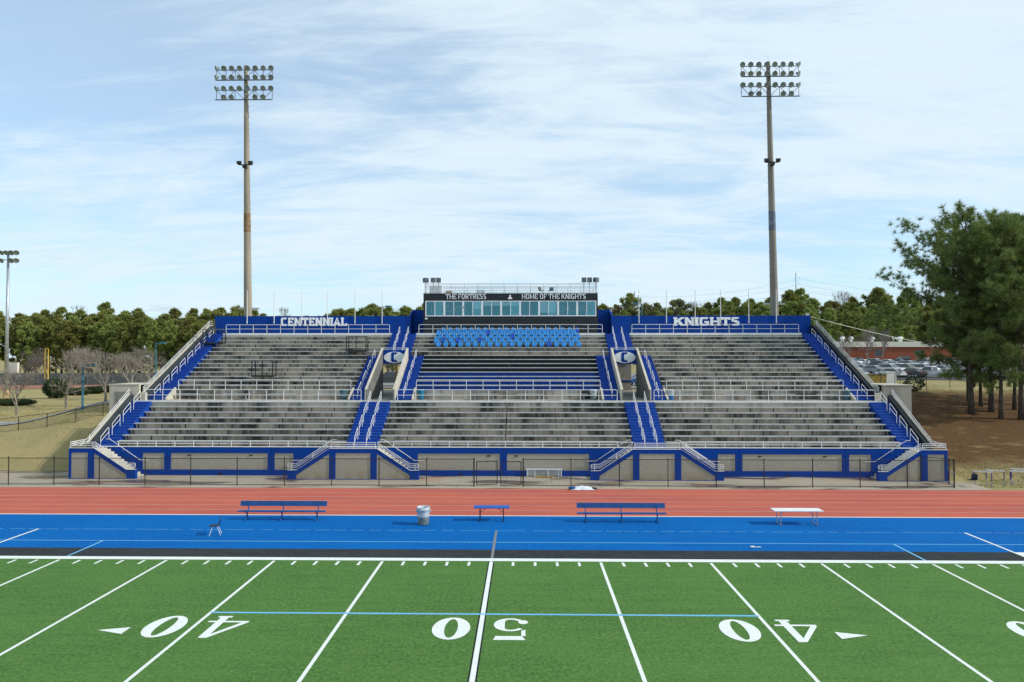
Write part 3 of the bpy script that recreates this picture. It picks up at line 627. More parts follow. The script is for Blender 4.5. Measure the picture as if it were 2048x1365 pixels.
# stair towers in front of the wall
YF = 19.35
def tower(xl, xr, downs):
    """landing between xl and xr; downs: list of (+1/-1) sides with a flight of steps"""
    T = G
    lan = MB().box(xl+.02, xr-.02, YF+.08, 20.975, 0, 2.0).build('stair_landing', M_CREAM, T)
    fr = MB().box(xl, xr, YF, YF+.079, 1.86, 2.16).box(xl, xr, YF, YF+.079, 0, .05)
    pw = .44
    el, er = (pw if -1 in downs else .18), (pw if 1 in downs else .2)
    fr.box(xl, xl+el, YF, YF+.079, .0505, 1.8595).box(xr-er, xr, YF, YF+.079, .0505, 1.8595)
    f1 = fr.build('tower_frame', M_BLUE, T); ribpanel(None, xl+el, xr-er, lambda x: .0505, lambda x: 1.8595, YF+.04, f1, .11)
    MB().box(xl, xr, YF-.02, YF+.1, 2.161, 2.19).build('wall_cap', M_RAIL, T)
    rb = MB()
    for z in (2.33, 2.46, 2.58): rb.tube([(xl+.1, YF+.04, z), (xr-.1, YF+.04, z)], .024)
    n = max(1, round((xr-xl)/1.4))
    for i in range(n+1): x = xl+.1+(xr-xl-.2)*i/n; rb.tube([(x, YF+.04, 2.17), (x, YF+.04, 2.58)], .024)
    if -1 not in downs or 1 not in downs:
        xo = xl+.1 if -1 not in downs else xr-.1
        for z in (2.33, 2.46, 2.58): rb.tube([(xo, YF+.04, z), (xo, 20.9, z)], .024)
    rb.build('railing', M_RAIL, T)
    for s in downs:
        x0 = xr if s > 0 else xl; L = 2.32; x1 = x0+s*L; xe = x1+s*.62; zt0, zt1 = 2.16, .66
        X = lambda d: x0+s*d; sl = lambda d: lerp(zt0, zt1, d/L)
        g = MB(); o = lambda pts: g.prism(pts if s > 0 else pts[::-1], 'y', YF, YF+.079)
        o([(X(0.001), sl(0)-.34), (X(L), zt1-.34), (X(L), zt1), (X(0.001), zt0)]); o([(X(L)+s*.0005, .0), (xe, .0), (xe, zt1), (X(L)+s*.0005, zt1)])
        o([(X(0.001), 0), (X(L), 0), (X(L), .05), (X(0.001), .05)])
        f2 = g.build('tower_frame', M_BLUE, T, recalc=True)
        a, b = min(X(.001), X(L)), max(X(.001), X(L))
        ribpanel(None, a, b, lambda x: .0505, lambda x: sl(abs(x-x0))-.34, YF+.04, f2, .11)
        c = MB().prism([(X(0.002), zt0+.002), (X(L), zt1+.002), (xe, zt1+.002), (xe, zt1+.03), (X(L), zt1+.03), (X(0.002), zt0+.03)], 'y', YF-.02, YF+.1).build('wall_cap', M_RAIL, T, recalc=True)
        MB().prism([(YF+.0795, 0), (YF+.0795, zt1), (YF+.3, zt1), (YF+.3, 0)], 'x', min(xe, xe-s*.12), max(xe, xe-s*.12)).build('wall_end', M_BLUE, T, recalc=True)
        n = 11; sp = [(X(0), 0)]
        for k in range(n): sp += [(X((L+.35)*k/n), 2.0*(n-k-.0)/n-.09), (X((L+.35)*(k+1)/n), 2.0*(n-k)/n-.09)]
        sp.append((X(L+.35), 0)); MB().prism(sp, 'y', YF+.32, 20.97).build('stair_flight', M_CREAM, T, recalc=True)
        rb = MB()
        for dz in (.2, .33, .46): rb.tube([(x0, YF+.04, zt0+dz-.02), (X(L), YF+.04, zt1+dz), (X(L)+s*.5, YF+.04, zt1+dz), (X(L)+s*.58, YF+.04, zt1+dz-.06)], .024)
        rb.tube([(X(L)+s*.58, YF+.04, zt1+.2), (X(L)+s*.60, YF+.04, zt1+.33), (X(L)+s*.58, YF+.04, zt1+.44)], .024)
        for d in (L*.5, L+.35): z = sl(min(d, L)); rb.tube([(X(d), YF+.04, z+.02), (X(d), YF+.04, z+.46)], .024)
        rb.tube([(X(-.1), 20.9, 2.62), (X(.2), 20.9, 2.62), (X(L+.1), 20.9, 1.12), (X(L+.75), 20.9, 1.12)], .022); rb.tube([(X(L*.5), 20.9, 1.86), (X(L*.5), 20.975, 1.80)], .015)
        rb.tube([(X(L+.4), 20.9, 1.12), (X(L+.4), 20.975, 1.06)], .015); rb.build('railing', M_RAIL, T)
tower(-12.25, -8.92, (-1, 1)); tower(8.92, 12.25, (-1, 1)); tower(-30.66, -28.86, (1,)); tower(28.7, 30.5, (-1,))
# lettering on the top wall
for txt, x0, x1 in (('CENTENNIAL', 562, 694), ('KNIGHTS', 1348, 1478)):
    a = atY(x0, 640, 41.28).x; b = atY(x1, 640, 41.28).x
    put(text_mb(txt, .84, .25, .2, True, .13, .36, .18, .04, b-a), ((a+b)/2, 41.298, 11.72), 'letter', M_WHITE, G)
# side entrance blocks at concourse level
for s in (-1, 1):
    f = lambda a, b: (min(s*a, s*b), max(s*a, s*b))
    sb = thing('entrance_block', ('tan' if s < 0 else 'grey')+' concrete entrance enclosure against the '+('lawn side' if s < 0 else 'pine tree side')+' end wall', 'enclosure', (s*31.5, 27.5, ground_z(s*31.5, 27.5)), 'side entrance enclosures')
    x1 = 33.1 if s < 0 else 32.9
    MB().box(*f(30.6, x1), 28.2, 28.45, 2.0, 6.25).build('front_wall', M_CONC if s > 0 else M_CREAM, sb); MB().box(*f(x1-.25, x1), 28.451, 31.5, 2.0, 6.25).build('side_wall', M_CONC if s > 0 else M_CREAM, sb)
    MB().box(*f(30.6, x1), 31.501, 31.75, 2.0, 6.25).build('rear_wall', M_CONC, sb)
    MB().box(*f(31.2, x1-.5), 28.17, 28.199, 3.4, 5.7).build('panel', M_CONC, sb); MB().box(*f(30.6, x1+.04), 28.16, 31.8, 6.251, 6.31).build('cap', M_CREAM, sb)

# ================================================================== PRESS BOX
PBx = thing('press_box', 'black press box with a long band of white framed windows', 'press box', (0, 41.0, 10.85))
PX0, PX1, PY, PZ0, PZ1 = -8.80, 8.76, 41.0, 10.86, 14.95
WX0, WX1, WZ0, WZ1 = -8.60, 8.60, 12.66, 14.22
MB().box(PX0, PX1, PY, PY+.12, PZ0, WZ0).build('lower_wall', M_PRESS, PBx); MB().box(PX0, PX1, PY, PY+.12, WZ1, PZ1).build('fascia', M_PRESS, PBx)
MB().box(PX0, WX0, PY, PY+.12, WZ0+.001, WZ1-.001).box(WX1, PX1, PY, PY+.12, WZ0+.001, WZ1-.001).build('corner_post', M_PRESS, PBx)
MB().box(PX0, PX0+.12, PY+.121, 45, PZ0, PZ1).build('side_wall', M_PRESS, PBx); MB().box(PX1-.12, PX1, PY+.121, 45, PZ0, PZ1).build('side_wall', M_PRESS, PBx)
MB().box(PX0+.121, PX1-.121, 44.88, 45, PZ0, PZ1).build('rear_wall', M_PRESS, PBx); rf = MB().box(PX0+.121, PX1-.121, PY+.121, 44.87, 14.75, 14.9).build('roof', M_GREYM, PBx)
MB().box(PX0+.13, PX1-.13, PY+1.6, PY+1.65, 12.2, 14.7).build('room_wall', M_ROOM, PBx); MB().box(PX0+.13, PX1-.13, PY+.13, PY+1.59, 12.3, 12.45).build('room_floor', M_ROOM, PBx)
MB().box(PX0-.03, PX1+.03, PY-.03, PY+.15, 14.951, 14.99).build('roof_edge', M_GREYM, PBx)
for zz in (11.3, 11.75, 12.2, 14.45): MB().box(PX0, PX1, PY-.008, PY-.001, zz, zz+.02).build('siding_lap', M_BLACKM, PBx)
UW = (WX1-WX0)/9
BL = {2: .5, 3: .28, 4: .28, 6: .74}
for u in range(9):
    a = WX0+u*UW; b = a+UW; w = MB().box(a, b, PY-.03, PY+.06, WZ0, WZ0+.09).box(a, b, PY-.03, PY+.06, WZ1-.07, WZ1)
    for x0, x1 in ((a, a+.09), (b-.09, b), ((a+b)/2-.03, (a+b)/2+.03)): w.box(x0, x1, PY-.028, PY+.06, WZ0+.0905, WZ1-.0705)
    wo = w.build('window', M_FRAMEW, PBx)
    for x0, x1 in ((a+.09, (a+b)/2-.03), ((a+b)/2+.03, b-.09)):
        MB().quad((x0, PY+.025, WZ0+.09), (x1, PY+.025, WZ0+.09), (x1, PY+.025, WZ1-.07), (x0, PY+.025, WZ1-.07)).build('pane', (M_GLASS, M_GLASS2, M_GLASS, M_GLASS3, M_GLASS2)[(u*2+(x0 > a+.2)*3+u//2) % 5], wo)
        if u in BL and (u != 2 or x0 > a+.2):
            dz = (WZ1-WZ0)*BL[u]; MB().box(x0+.02, x1-.02, PY+.1, PY+.11, WZ1-.06-dz, WZ1-.08).build('blind', M_BLIND, wo)
for cx in (-6.2, 6.35): put(text_mb('KNIGHTS', .66, .13, .05, False, .16, .4, .04, .006, 3.6), (cx, PY+.018, 13.05), 'window_letter', M_GHOST, PBx)
for txt, x0, x1 in (('THE FORTRESS', 892, 972), ('HOME OF THE KNIGHTS', 1044, 1171)):
    a = atY(x0, 593, PY).x; b = atY(x1, 593, PY).x; put(text_mb(txt, .52, .17, .085, False, .22, .22, .06, .03, b-a), ((a+b)/2, PY-.001, 14.40), 'letter', M_WHITE, PBx)
em = MB(); ex = atY(1020, 594, PY).x     # small emblem: a horseman on a base
em.blob((ex, PY-.03, 14.72), .09, .03, .10, 10, 6); em.prism([(ex-.2, 14.4), (ex+.2, 14.4), (ex+.22, 14.5), (ex+.1, 14.58), (ex+.09, 14.66), (ex-.09, 14.66), (ex-.1, 14.58), (ex-.22, 14.5)], 'y', PY-.04, PY-.002); em.build('emblem', M_WHITE, PBx, recalc=True)
MB().box(-8.62, -8.40, PY-.1, PY-.001, 12.36, 12.52).build('wall_box', M_FRAMEW, PBx)
rr = MB()
for y in (PY+.1, 44.9):
    for z in (15.98, 15.86, 15.66): rr.tube([(-8.68, y, z), (8.68, y, z)], .018, 5)
    rr.tube([(-8.68, y, 15.08), (8.68, y, 15.08)], .018, 5)
    for i in range(14): x = -8.68+17.36*i/13; rr.tube([(x, y, 14.9), (x, y, 15.98)], .022, 5)
for x in (-8.68, 8.68):
    for z in (15.98, 15.66, 15.08): rr.tube([(x, PY+.1, z), (x, 44.9, z)], .018, 5)
rr.build('roof_railing', M_GALV, PBx)
pk = MB()
for y in (PY+.1, 44.9):
    for i in range(126): x = -8.62+17.24*i/125; pk.box(x-.006, x+.006, y-.006, y+.006, 15.08, 15.66)
tag(pk.build('picket', M_GALV, PBx), kind='stuff')
# loudspeakers on the roof corners
def speaker(x, tilt, lab):
    t = thing('loudspeaker', lab, 'loudspeaker', (x, PY+.35, 14.9), 'loudspeakers on the press box roof')
    MB().tube([(x, PY+.35, 14.9), (x, PY+.35, 16.15)], .035).build('post', M_GALV, t)
    h = MB().prism([(-.19, 0), (.19, 0), (.25, -.42), (-.25, -.42)], 'z', 0, .46)
    c, s = math.cos(tilt), math.sin(tilt); h.v = [(x+p[0]*c-(p[1]+.2)*s, PY+.35+p[0]*s+(p[1]+.2)*c, p[2]+16.12) for p in h.v]; h.build('cabinet', M_GREYM, t, recalc=True)
for x, tl, lab in ((-8.6, -.75, 'turned outwards at the FORTRESS corner'), (-7.85, .05, 'second from the FORTRESS corner'), (-7.3, 0, 'third from the FORTRESS corner'), (7.4, 0, 'farthest in from the KNIGHTS corner'), (7.95, .1, 'middle one of three by the KNIGHTS corner'), (8.6, .75, 'turned outwards at the KNIGHTS corner')): speaker(x, tl, 'grey horn loudspeaker on press box roof, '+lab)
rc = thing('roof_cabinet', 'pale metal equipment cabinet behind roof railing below the speakers', 'cabinet', (-7.6, 42.2, 14.9))
MB().box(-8.3, -7.0, 41.9, 42.6, 14.91, 15.85).build('body', M_FRAMEW, rc); MB().box(-8.2, -7.68, 41.88, 41.899, 15.0, 15.75).build('door', M_BLIND, rc); MB().box(-7.62, -7.1, 41.88, 41.899, 15.0, 15.75).build('door', M_BLIND, rc)
def shell_chair(label, loc, rotz, m, group=None, sc=1.):
    t = thing('chair', label, 'chair', loc, group, rotz); t.scale = (sc, sc, sc); sh = MB(); n = 7
    pr = [(-.24, .44), (-.1, .42), (.08, .42), (.19, .45), (.23, .55), (.25, .70), (.28, .82)]
    for side in range(1):
        vs = []
        for y, z in pr:
            w = .24 if z < .5 else .22
            for k in range(5): x = -w+2*w*k/4; vs.append((x, y-(.035*(abs(k-2)/2)**2 if z > .5 else 0), z+(.03*(abs(k-2)/2)**2 if z < .5 else 0)))
        fs = [(i*5+k, i*5+k+1, (i+1)*5+k+1, (i+1)*5+k) for i in range(6) for k in range(4)]; sh.add(vs, fs)
    s1 = MB(); s1.v = sh.v[:20]; s1.f = [f for f in sh.f if max(f) < 20]; b1 = MB(); b1.v = list(sh.v); b1.f = [f for f in sh.f if max(f) >= 20]
    for q, nm in ((s1, 'seat'), (b1, 'backrest')):
        o = inst(nm, q.mesh(nm, m, smooth=True), t); md = o.modifiers.new('thick', 'SOLIDIFY'); md.thickness = .018
    for sx in (-1, 1):
        inst('leg', MB().tube([(sx*.19, -.10, .41), (sx*.24, -.24, 0.012)], .013).mesh('leg', M_RAIL), t); inst('leg', MB().tube([(sx*.19, .12, .41), (sx*.24, .28, 0.012)], .013).mesh('leg', M_RAIL), t)
    return t
M_NAVY = mat('navy_plastic', (.012, .022, .045), .45, var=.1)
shell_chair('dark chair left on press box roof behind the railing, reclined', (3.1, 42.0, 14.9), .8, M_BLACKM); shell_chair('teal chair on press box roof beside the dark one', (4.1, 42.2, 14.9), -.3, M_TEALP)
bx = thing('cardboard_box', 'tan box standing on the press box roof', 'box', (-6.3, 42, 14.9)); MB().box(-6.65, -6.0, 41.8, 42.2, 14.905, 15.28).build('body', mat('cardboard', (.42, .29, .14), .9), bx); MB().box(-6.66, -5.99, 41.79, 42.0, 15.281, 15.30).build('flap', mat('cardboard', (.42, .29, .14), .9), bx)
rk = thing('equipment_rack', 'small black rack on the press box roof above FORTRESS', 'rack', (-3.1, 42, 14.9))
MB().box(-3.5, -2.7, 41.9, 42.2, 14.905, 14.97).build('base', M_BLACKM, rk)
for i in range(6): MB().box(-3.48+i*.14, -3.42+i*.14, 41.95, 42.1, 14.971, 15.42).build('upright', M_BLACKM, rk)

# ================================================================== SEATS, THINGS ON THE STANDS
def seat_mesh():
    a = MB(); a.prism([(-.23, .02), (-.21, -.03), (.20, -.05), (.23, 0), (.21, .035), (-.2, .045)], 'x', -.2, .2)
    b = MB(); pr = [(.17, .02, .2), (.21, .18, .205), (.235, .36, .195), (.245, .46, .165), (.24, .53, .12)]
    vs = []; 
    for y, z, w in pr:
        for k in range(5): x = -w+2*w*k/4; vs.append((x, y-.05*(abs(k-2)/2)**2, z))
    vs2 = [(x, y+.014, z) for x, y, z in vs]; n = len(vs)
    fs = [(i*5+k, i*5+k+1, (i+1)*5+k+1, (i+1)*5+k) for i in range(4) for k in range(4)]; fs += [tuple(q+n for q in f[::-1]) for f in fs]
    bd = [0, 1, 2, 3, 4, 9, 14, 19, 24, 23, 22, 21, 20, 15, 10, 5]; fs += [(bd[i], bd[i-1], bd[i-1]+n, bd[i]+n) for i in range(16)]
    b.add(vs+vs2, fs); c = MB().box(-.16, .16, -.05, .12, -.11, -.052)
    return a, b, c
sa, sb_, sc_ = seat_mesh()
SM = {m.name: (sa.mesh('seat', m, smooth=False), sb_.mesh('backrest', m, smooth=True), sc_.mesh('bracket', M_GREYM)) for m in (M_SEAT, M_SEAT2)}
ROWN = ['front row', 'second row from the front', 'middle row', 'second row from the back', 'back row']
rs = random.Random(11)
for r in range(5):
    k = 9+r; st = [412, 393, 430, 413, 453][r]; en = [1612, 1580, 1605, 1570, 1595][r]
    yb = uy(k)+.49 if k < 13 else 40.0; zb = (uz(k)+.42 if k < 13 else 10.85+.02)+.11
    xa = atY(780+st/4.267, 680, yb).x; xb = atY(780+en/4.267, 680, yb).x; n = 20
    for i in range(n):
        deep = rs.random() < .06 or (r == 4 and i == n-1); mm = SM[(M_SEAT2 if deep else M_SEAT).name]
        t = thing('stadium_seat', ('darker ' if deep else 'bright ')+'blue plastic seat, '+ROWN[r]+' of the seat block', 'seat', (xa+(xb-xa)*i/(n-1), yb-.05, zb-.11), ('darker ' if deep else 'bright ')+'blue seats, '+ROWN[r])
        for nm, me in zip(('seat', 'backrest', 'bracket'), mm): inst(nm, me, t, (0, 0, .11))
def video_stand(px, py, k, lab):
    yb = uy(k)+.2; p = atY(px, py, yb); z = uz(k); t = thing('camera_platform', lab, 'platform', (p.x, yb, z), 'dark metal camera platforms on the benches')
    x0, x1, y0, y1 = p.x-.95, p.x+.95, yb, yb+.9; zd = z+.75; zt = zd+1.35
    MB().box(x0, x1, y0, y1, zd, zd+.12).build('deck', M_BLACKM, t)
    for x in (x0+.04, (x0+x1)/2, x1-.04): 
        for y in ((y0+.04, y1-.04) if x != (x0+x1)/2 else (y0+.04,)): MB().box(x-.035, x+.035, y-.035, y+.035, zd+.121, zt).build('post', M_BLACKM, t)
    MB().box(x0, x1, y0, y0+.08, zt+.001, zt+.08).box(x0, x1, y1-.08, y1, zt+.001, zt+.08).build('top_rail', M_GREYM, t); MB().box(x1-.08, x1, y0+.081, y1-.081, zt+.001, zt+.08).box(x0, x0+.08, y0+.081, y1-.081, zt+.001, zt+.08).build('side_rail', M_GREYM, t)
    for x in (x0+.1, x1-.1):
        MB().tube([(x, y0+.06, zd), (x, y0+.06, z-.02)], .03).build('leg', M_GREYM, t); MB().tube([(x, y1-.1, zd), (x, y1-.1, z+.37)], .03).build('leg', M_GREYM, t)
    MB().box(x1+.02, x1+.32, y0+.1, y0+.5, zd-.35, zd-.3).build('step', M_GALV, t); MB().box(x1+.02, x1+.32, y0+.1, y0+.5, zd-.05, zd).build('step', M_GALV, t)
video_stand(712, 722, 7, 'dark metal camera platform high up near the tunnel sign'); video_stand(524, 758, 1, 'dark metal camera platform low in the CENTENNIAL section above the concourse'); video_stand(424, 694, 9, 'dark metal camera platform at the top of the outer aisle beside lawn')
def can(loc, lab, c1, c2, r=.29, h=.86, group=None):
    t = thing('trash_can', lab, 'trash can', loc, group); x, y, z = loc
    MB().lathe(loc, [(0, .01), (r*.86, .01), (r*.9, .04), (r*.94, h*.5), (r*.95, h*.62)], 18).build('lower_body', c1, t, smooth=True)
    MB().lathe(loc, [(r*.965, h*.45), (r, h*.62), (r*1.02, h*.82), (r*1.05, h*.83), (r*1.05, h*.88), (r*1.02, h*.89), (r*1.06, h*.99), (r*1.02, h), (r*.93, h*.98), (r*.9, h*.6), (0, h*.58)], 18).build('bag_liner', c2, t, smooth=True)
    for s in (-1, 1): MB().box(x+s*r*1.1-.03, x+s*r*1.1+.03, y-.06, y+.06, z+h*.7, z+h*.84).build('handle', c2, t)
M_CANB = mat('can_teal', (.012, .17, .30), .45, var=.2); M_CANG = mat('can_grey', (.15, .19, .19), .6, var=.2); M_BAG = mat('bag_pale', (.42, .47, .50), .5, var=.2, vscale=8); M_CAND = mat('can_dark_teal', (.06, .13, .16), .5, var=.2); M_CANBL = mat('can_blue', (.01, .13, .42), .45, var=.2)
cz = 5.0
for px, c1, c2, lab in ((842, M_CANB, M_CANB, 'teal trash can on concourse by the foot of the blue rows'), (1187, M_CANG, M_BAG, 'grey trash can with pale bag on concourse at blue rows'), (1341, M_CANBL, M_BAG, 'bright blue trash can with white bag, KNIGHTS side concourse'), (687, M_CAND, M_CAND, 'dull teal trash can on concourse beside tunnel, CENTENNIAL side'), (1693, M_CAND, M_CAND, 'dull teal trash can at the pine tree end of concourse')):
    p = atY(px, 790, 29.2); can((p.x, 29.2, cz), lab, c1, c2, .27, .86)
def alu_bench(px0, px1, y, lab, group):
    a = atY(px0, 790, y).x; b = atY(px1, 790, y).x; t = thing('aluminium_bench', lab, 'bench', ((a+b)/2, y, cz), group)
    MB().box(a, b, y-.15, y+.15, cz+.42, cz+.47).build('seat', M_ALU, t)
    for x in (a+.35, b-.35): MB().box(x-.04, x+.04, y-.10, y+.10, cz+.05, cz+.419).box(x-.05, x+.05, y-.17, y+.17, cz+.002, cz+.049).build('leg', M_GALV, t)
for a, b, sec in ((353, 408, 'CENTENNIAL side'), (445, 500, 'CENTENNIAL side'), (537, 590, 'CENTENNIAL side'), (628, 680, 'CENTENNIAL side'), (853, 900, 'blue rows'), (942, 995, 'blue rows'), (1034, 1087, 'blue rows'), (1127, 1176, 'blue rows'), (1352, 1404, 'KNIGHTS side'), (1447, 1498, 'KNIGHTS side'), (1538, 1590, 'KNIGHTS side'), (1632, 1684, 'KNIGHTS side')):
    alu_bench(a, b, 29.55, 'backless aluminium bench on concourse against upper wall, '+sec, 'concourse benches, '+sec)
for px, sd in zip((494, 548, 603, 654.5, 709.7, 764, 1278, 1333, 1390.6, 1441.4, 1497.7, 1552.8), ['CENTENNIAL']*6+['KNIGHTS']*6):
    x = atY(px, 640, 41.2).x; t = thing('flagpole', 'bare thin white flagpole fixed to the top wall, '+sd+' side', 'flagpole', (x, 41.22, 11.95), 'flagpoles, '+sd+' side')
    MB().tube([(x, 41.22, 11.95), (x, 41.22, 15.25)], [.045, .03], 6).build('pole', M_RAIL, t); MB().blob((x, 41.22, 15.28), .045, .045, .045, 8, 6).build('finial', M_RAIL, t)
    for z in (12.05, 12.55): MB().box(x-.05, x+.05, 41.2, 41.302, z, z+.05).build('bracket', M_RAIL, t)

# ================================================================== LIGHT TOWERS
def dish_mesh():
    pr = [(0, -.30), (.13, -.30), (.16, -.22), (.30, -.02), (.34, .0), (.33, .02), (.29, .0), (.0, -.03)]
    return MB().lathe((0, 0, 0), [(r, -h) for r, h in pr], 14, axis='y')
DM = dish_mesh().mesh('floodlight', M_LENS, smooth=True)
def light_tower(bx, tx, lab, band, mirror):
    Y = 46.; z0 = ground_z(bx, Y); t = thing('light_tower', lab, 'light tower', (bx, Y, z0)); H = 40.4
    bxx = lambda z: lerp(bx, tx, (z-13)/(40.4-13))
    zs = [z0-.3, 13, 20, 27, 34, H]; MB().tube([(bxx(z), Y, z) for z in zs], [.48, .43, .375, .32, .265, .215], 20).build('pole', M_POLEC if mirror > 0 else mat('grey_pole_concrete', (.215, .20, .17), .85, var=.14, vscale=.9, vsc=(1, 1, .25)), t, smooth=True)
    z1, z2 = atY(495, 465, Y).z, atY(495, 427, Y).z
    MB().tube([(bxx(z1), Y, z1), (bxx(z2), Y, z2)], [.363-(z1-22)*.008+.012, .363-(z2-22)*.008+.012], 20, cap=False).build('band', band, t, smooth=True)
    pg = MB()
    for i in range(46): z = 8+i*.62; pg.tube([(bxx(z)+mirror*.2, Y, z), (bxx(z)+mirror*(.62-.0035*i), Y, z)], .012, 4)
    tag(pg.build('climbing_peg', M_GALV, t), kind='stuff')
    rd = random.Random(int(bx*10))
    for (zt, zb) in ((39.75, 38.75), (37.55, 36.6)):
        fr = MB(); cx = bxx(38.5); W = 3.05
        for z in (zt, zb-.12): fr.tube([(cx-W, Y-.45, z), (cx+W, Y-.45, z)], .05, 5)
        fr.tube([(cx-W, Y-.9, zb-.25), (cx+W, Y-.9, zb-.25)], .04, 5)
        for i in range(7):
            x = cx-W+2*W*i/6; fr.tube([(x, Y-.45, zb-.12), (x, Y-.45, zt)], .035, 5); fr.tube([(x, Y-.45, zb-.12), (x, Y-.9, zb-.25)], .03, 5)
            if i < 6: fr.tube([(x, Y-.45, zb-.12 if i % 2 else zt), (x+2*W/6, Y-.45, zt if i % 2 else zb-.12)], .03, 5)
        fr.tube([(cx, Y, zt-.2), (cx, Y-.45, zt-.2)], .08, 6); fr.tube([(cx, Y, zb), (cx, Y-.45, zb)], .08, 6); fr.build('crossarm', M_GREYM, t)
        for row, z in enumerate((zt, zb)):
            for i in range(8):
                if row == 1 and zt < 38 and i in (0, 3, 4, 7): 
                    continue
                x = cx-3.0+6.0*i/7; o = inst('floodlight', DM, t, (x-bx, -.78, z+.05-z0)); yaw = rd.uniform(-.12, .12)+(.9 if i == 0 and mirror > 0 else 0)-(.9 if i == 7 and mirror < 0 else 0)
                o.rotation_euler = (math.radians(22+rd.uniform(-6, 6)), 0, -yaw); o.scale = (.88,)*3
                q = inst('bracket', bpy.data.meshes.get('lamp_bracket') or MB().box(-.07, .07, -.06, .06, -.08, .12).mesh('lamp_bracket', M_GREYM), o, (0, .36, 0))
    zc = atY(492, 331, Y).z
    for dx, dz in ((-.62, .15), (.62, .15), (0, -.25)):
        h = MB(); x = bxx(zc)+dx; h.prism([(Y-.75, zc+dz-.16), (Y-.35, zc+dz-.2), (Y-.35, zc+dz+.2), (Y-.75, zc+dz+.12)], 'x', x-.2, x+.2); h.build('spotlight', M_BLACKM, t, recalc=True)
    MB().box(bxx(zc)-.7, bxx(zc)+.7, Y-.5, Y-.33, zc-.1, zc-.02).build('bracket', M_BLACKM, t)
    MB().tube([(tx, Y, 40.4), (tx, Y, 41.3)], .012, 4).build('lightning_rod', M_GALV, t)
light_tower(-28.6, -29.04, 'tall tan concrete floodlight pole behind CENTENNIAL wall with rusty patch', M_RUST, 1); light_tower(28.16, 27.69, 'tall grey concrete floodlight pole behind KNIGHTS wall with bluish patch', M_BLUEBAND, -1)
def far_pole():
    p = hit(12, 797); z0 = p.z; top = CAM.z+(714-500)*(p.y-CAM.y)/FPX; t = thing('light_tower', 'grey steel ball field light pole with yellow foot on the lawn', 'light tower', (p.x, p.y, z0))
    MB().tube([(p.x, p.y, z0-.2), (p.x, p.y, z0+1.2)], .36, 12).build('footing', mat('footing_tan', (.45, .30, .14), .8), t); MB().tube([(p.x, p.y, z0+1.2), (p.x, p.y, top)], [.27, .15], 12).build('pole', M_GALV, t, smooth=True)
    f = MB()
    for dz in (.25, 1.2): f.tube([(p.x-1.6, p.y, top-dz), (p.x+1.6, p.y, top-dz)], .06, 6)
    f.build('crossarm', M_GALV, t)
    for dz in (.15, 1.25):
        for i in range(5):
            if dz > 1 and i == 2: continue
            o = inst('floodlight', DM, t, (-1.4+i*.7, -.4, top-z0-dz-.1)); o.rotation_euler = (math.radians(35), 0, .3*(i-2)); o.scale = (1.15,)*3
far_pole()
def lamp(px, py, ptop, headdir, lab, d=None, tall=None, m=M_TEALP, double=False):
    p = hit(px, py) if d is None else Vector((atY(px, 700, d-29.76).x, d-29.76, 0))
    z0 = ground_z(p.x, p.y); top = CAM.z+(714-ptop)*(p.y-CAM.y)/FPX; t = thing('lamp_post', lab, 'lamp post', (p.x, p.y, z0))
    MB().tube([(p.x, p.y, z0-.1), (p.x, p.y, top)], [.10, .085], 8).build('pole', m, t); MB().lathe((p.x, p.y, z0-.02), [(.2, 0), (.2, .12), (.11, .16)], 10).build('base_plate', m, t)
    for s in ((-1, 1) if double else (headdir,)):
        a = MB().tube([(p.x, p.y, top-.08), (p.x+s*.5, p.y, top-.04)], .045, 6).build('arm', m, t)
        MB().box(min(p.x+s*.5, p.x+s*(1.5 if double else 1.15)), max(p.x+s*.5, p.x+s*(1.5 if double else 1.15)), p.y-.25, p.y+.25, top-.1, top+.12).build('lamp_head', m if not double else M_GALV, t)
lamp(165, 818, 731, 1, 'blue lamp post beside the lawn footpath'); lamp(312, 760, 686, 1, 'taller blue lamp post just beyond the outer railing', 86.)
lamp(497, 760, 617, 1, 'lamp post with two flat heads behind tan light tower', 104., double=True, m=M_GALV); lamp(1549, 760, 609, 1, 'lamp post with two flat heads behind grey light tower', 104., double=True, m=M_GALV)
lamp(1284, 760, 608, -1, 'teal lamp post rising behind wall next to press box, KNIGHTS side', 100.); lamp(764, 760, 613, 1, 'teal lamp post rising behind wall, CENTENNIAL side', 100.)

# ================================================================== TRACKSIDE THINGS
def team_bench(px0, px1, Y, lab):
    a = atY(px0, 1040, Y).x; b = atY(px1, 1040, Y).x; t = thing('team_bench', lab, 'bench', ((a+b)/2, Y, 0), 'team benches with backrests')
    MB().box(a, b, Y-.17, Y-.035, .43, .475).box(a, b, Y-.025, Y+.12, .43, .475).build('seat', M_BENCHB, t); MB().prism([(Y+.235, .66), (Y+.275, .655), (Y+.33, .92), (Y+.29, .925)], 'x', a, b).build('backrest', M_BENCHB, t, recalc=True)
    n = 3
    for i in range(n):
        x = a+.45+(b-a-.9)*i/(n-1)
        g = MB().box(x-.03, x+.03, Y-.02, Y+.04, .05, .395).box(x-.03, x+.03, Y-.16, Y+.2, .396, .429)
        g.prism([(Y+.14, .43), (Y+.2, .43), (Y+.33, .90), (Y+.28, .90)], 'x', x-.025, x+.025); g.tube([(x, Y-.32, .03), (x, Y-.1, .06), (x, Y+.1, .06), (x, Y+.35, .03)], .03, 6)
        g.build('leg', M_BENCHB, t, recalc=True)
team_bench(477, 651, 7.35, 'long blue team bench with backrest near the grey barrel'); team_bench(1154, 1332, 7.15, 'long blue team bench with backrest beside the small blue table')
can((-3.8, 6.45, 0), 'grey trash barrel with pale bag on blue turf', M_CANG, M_BAG, .32, .90)
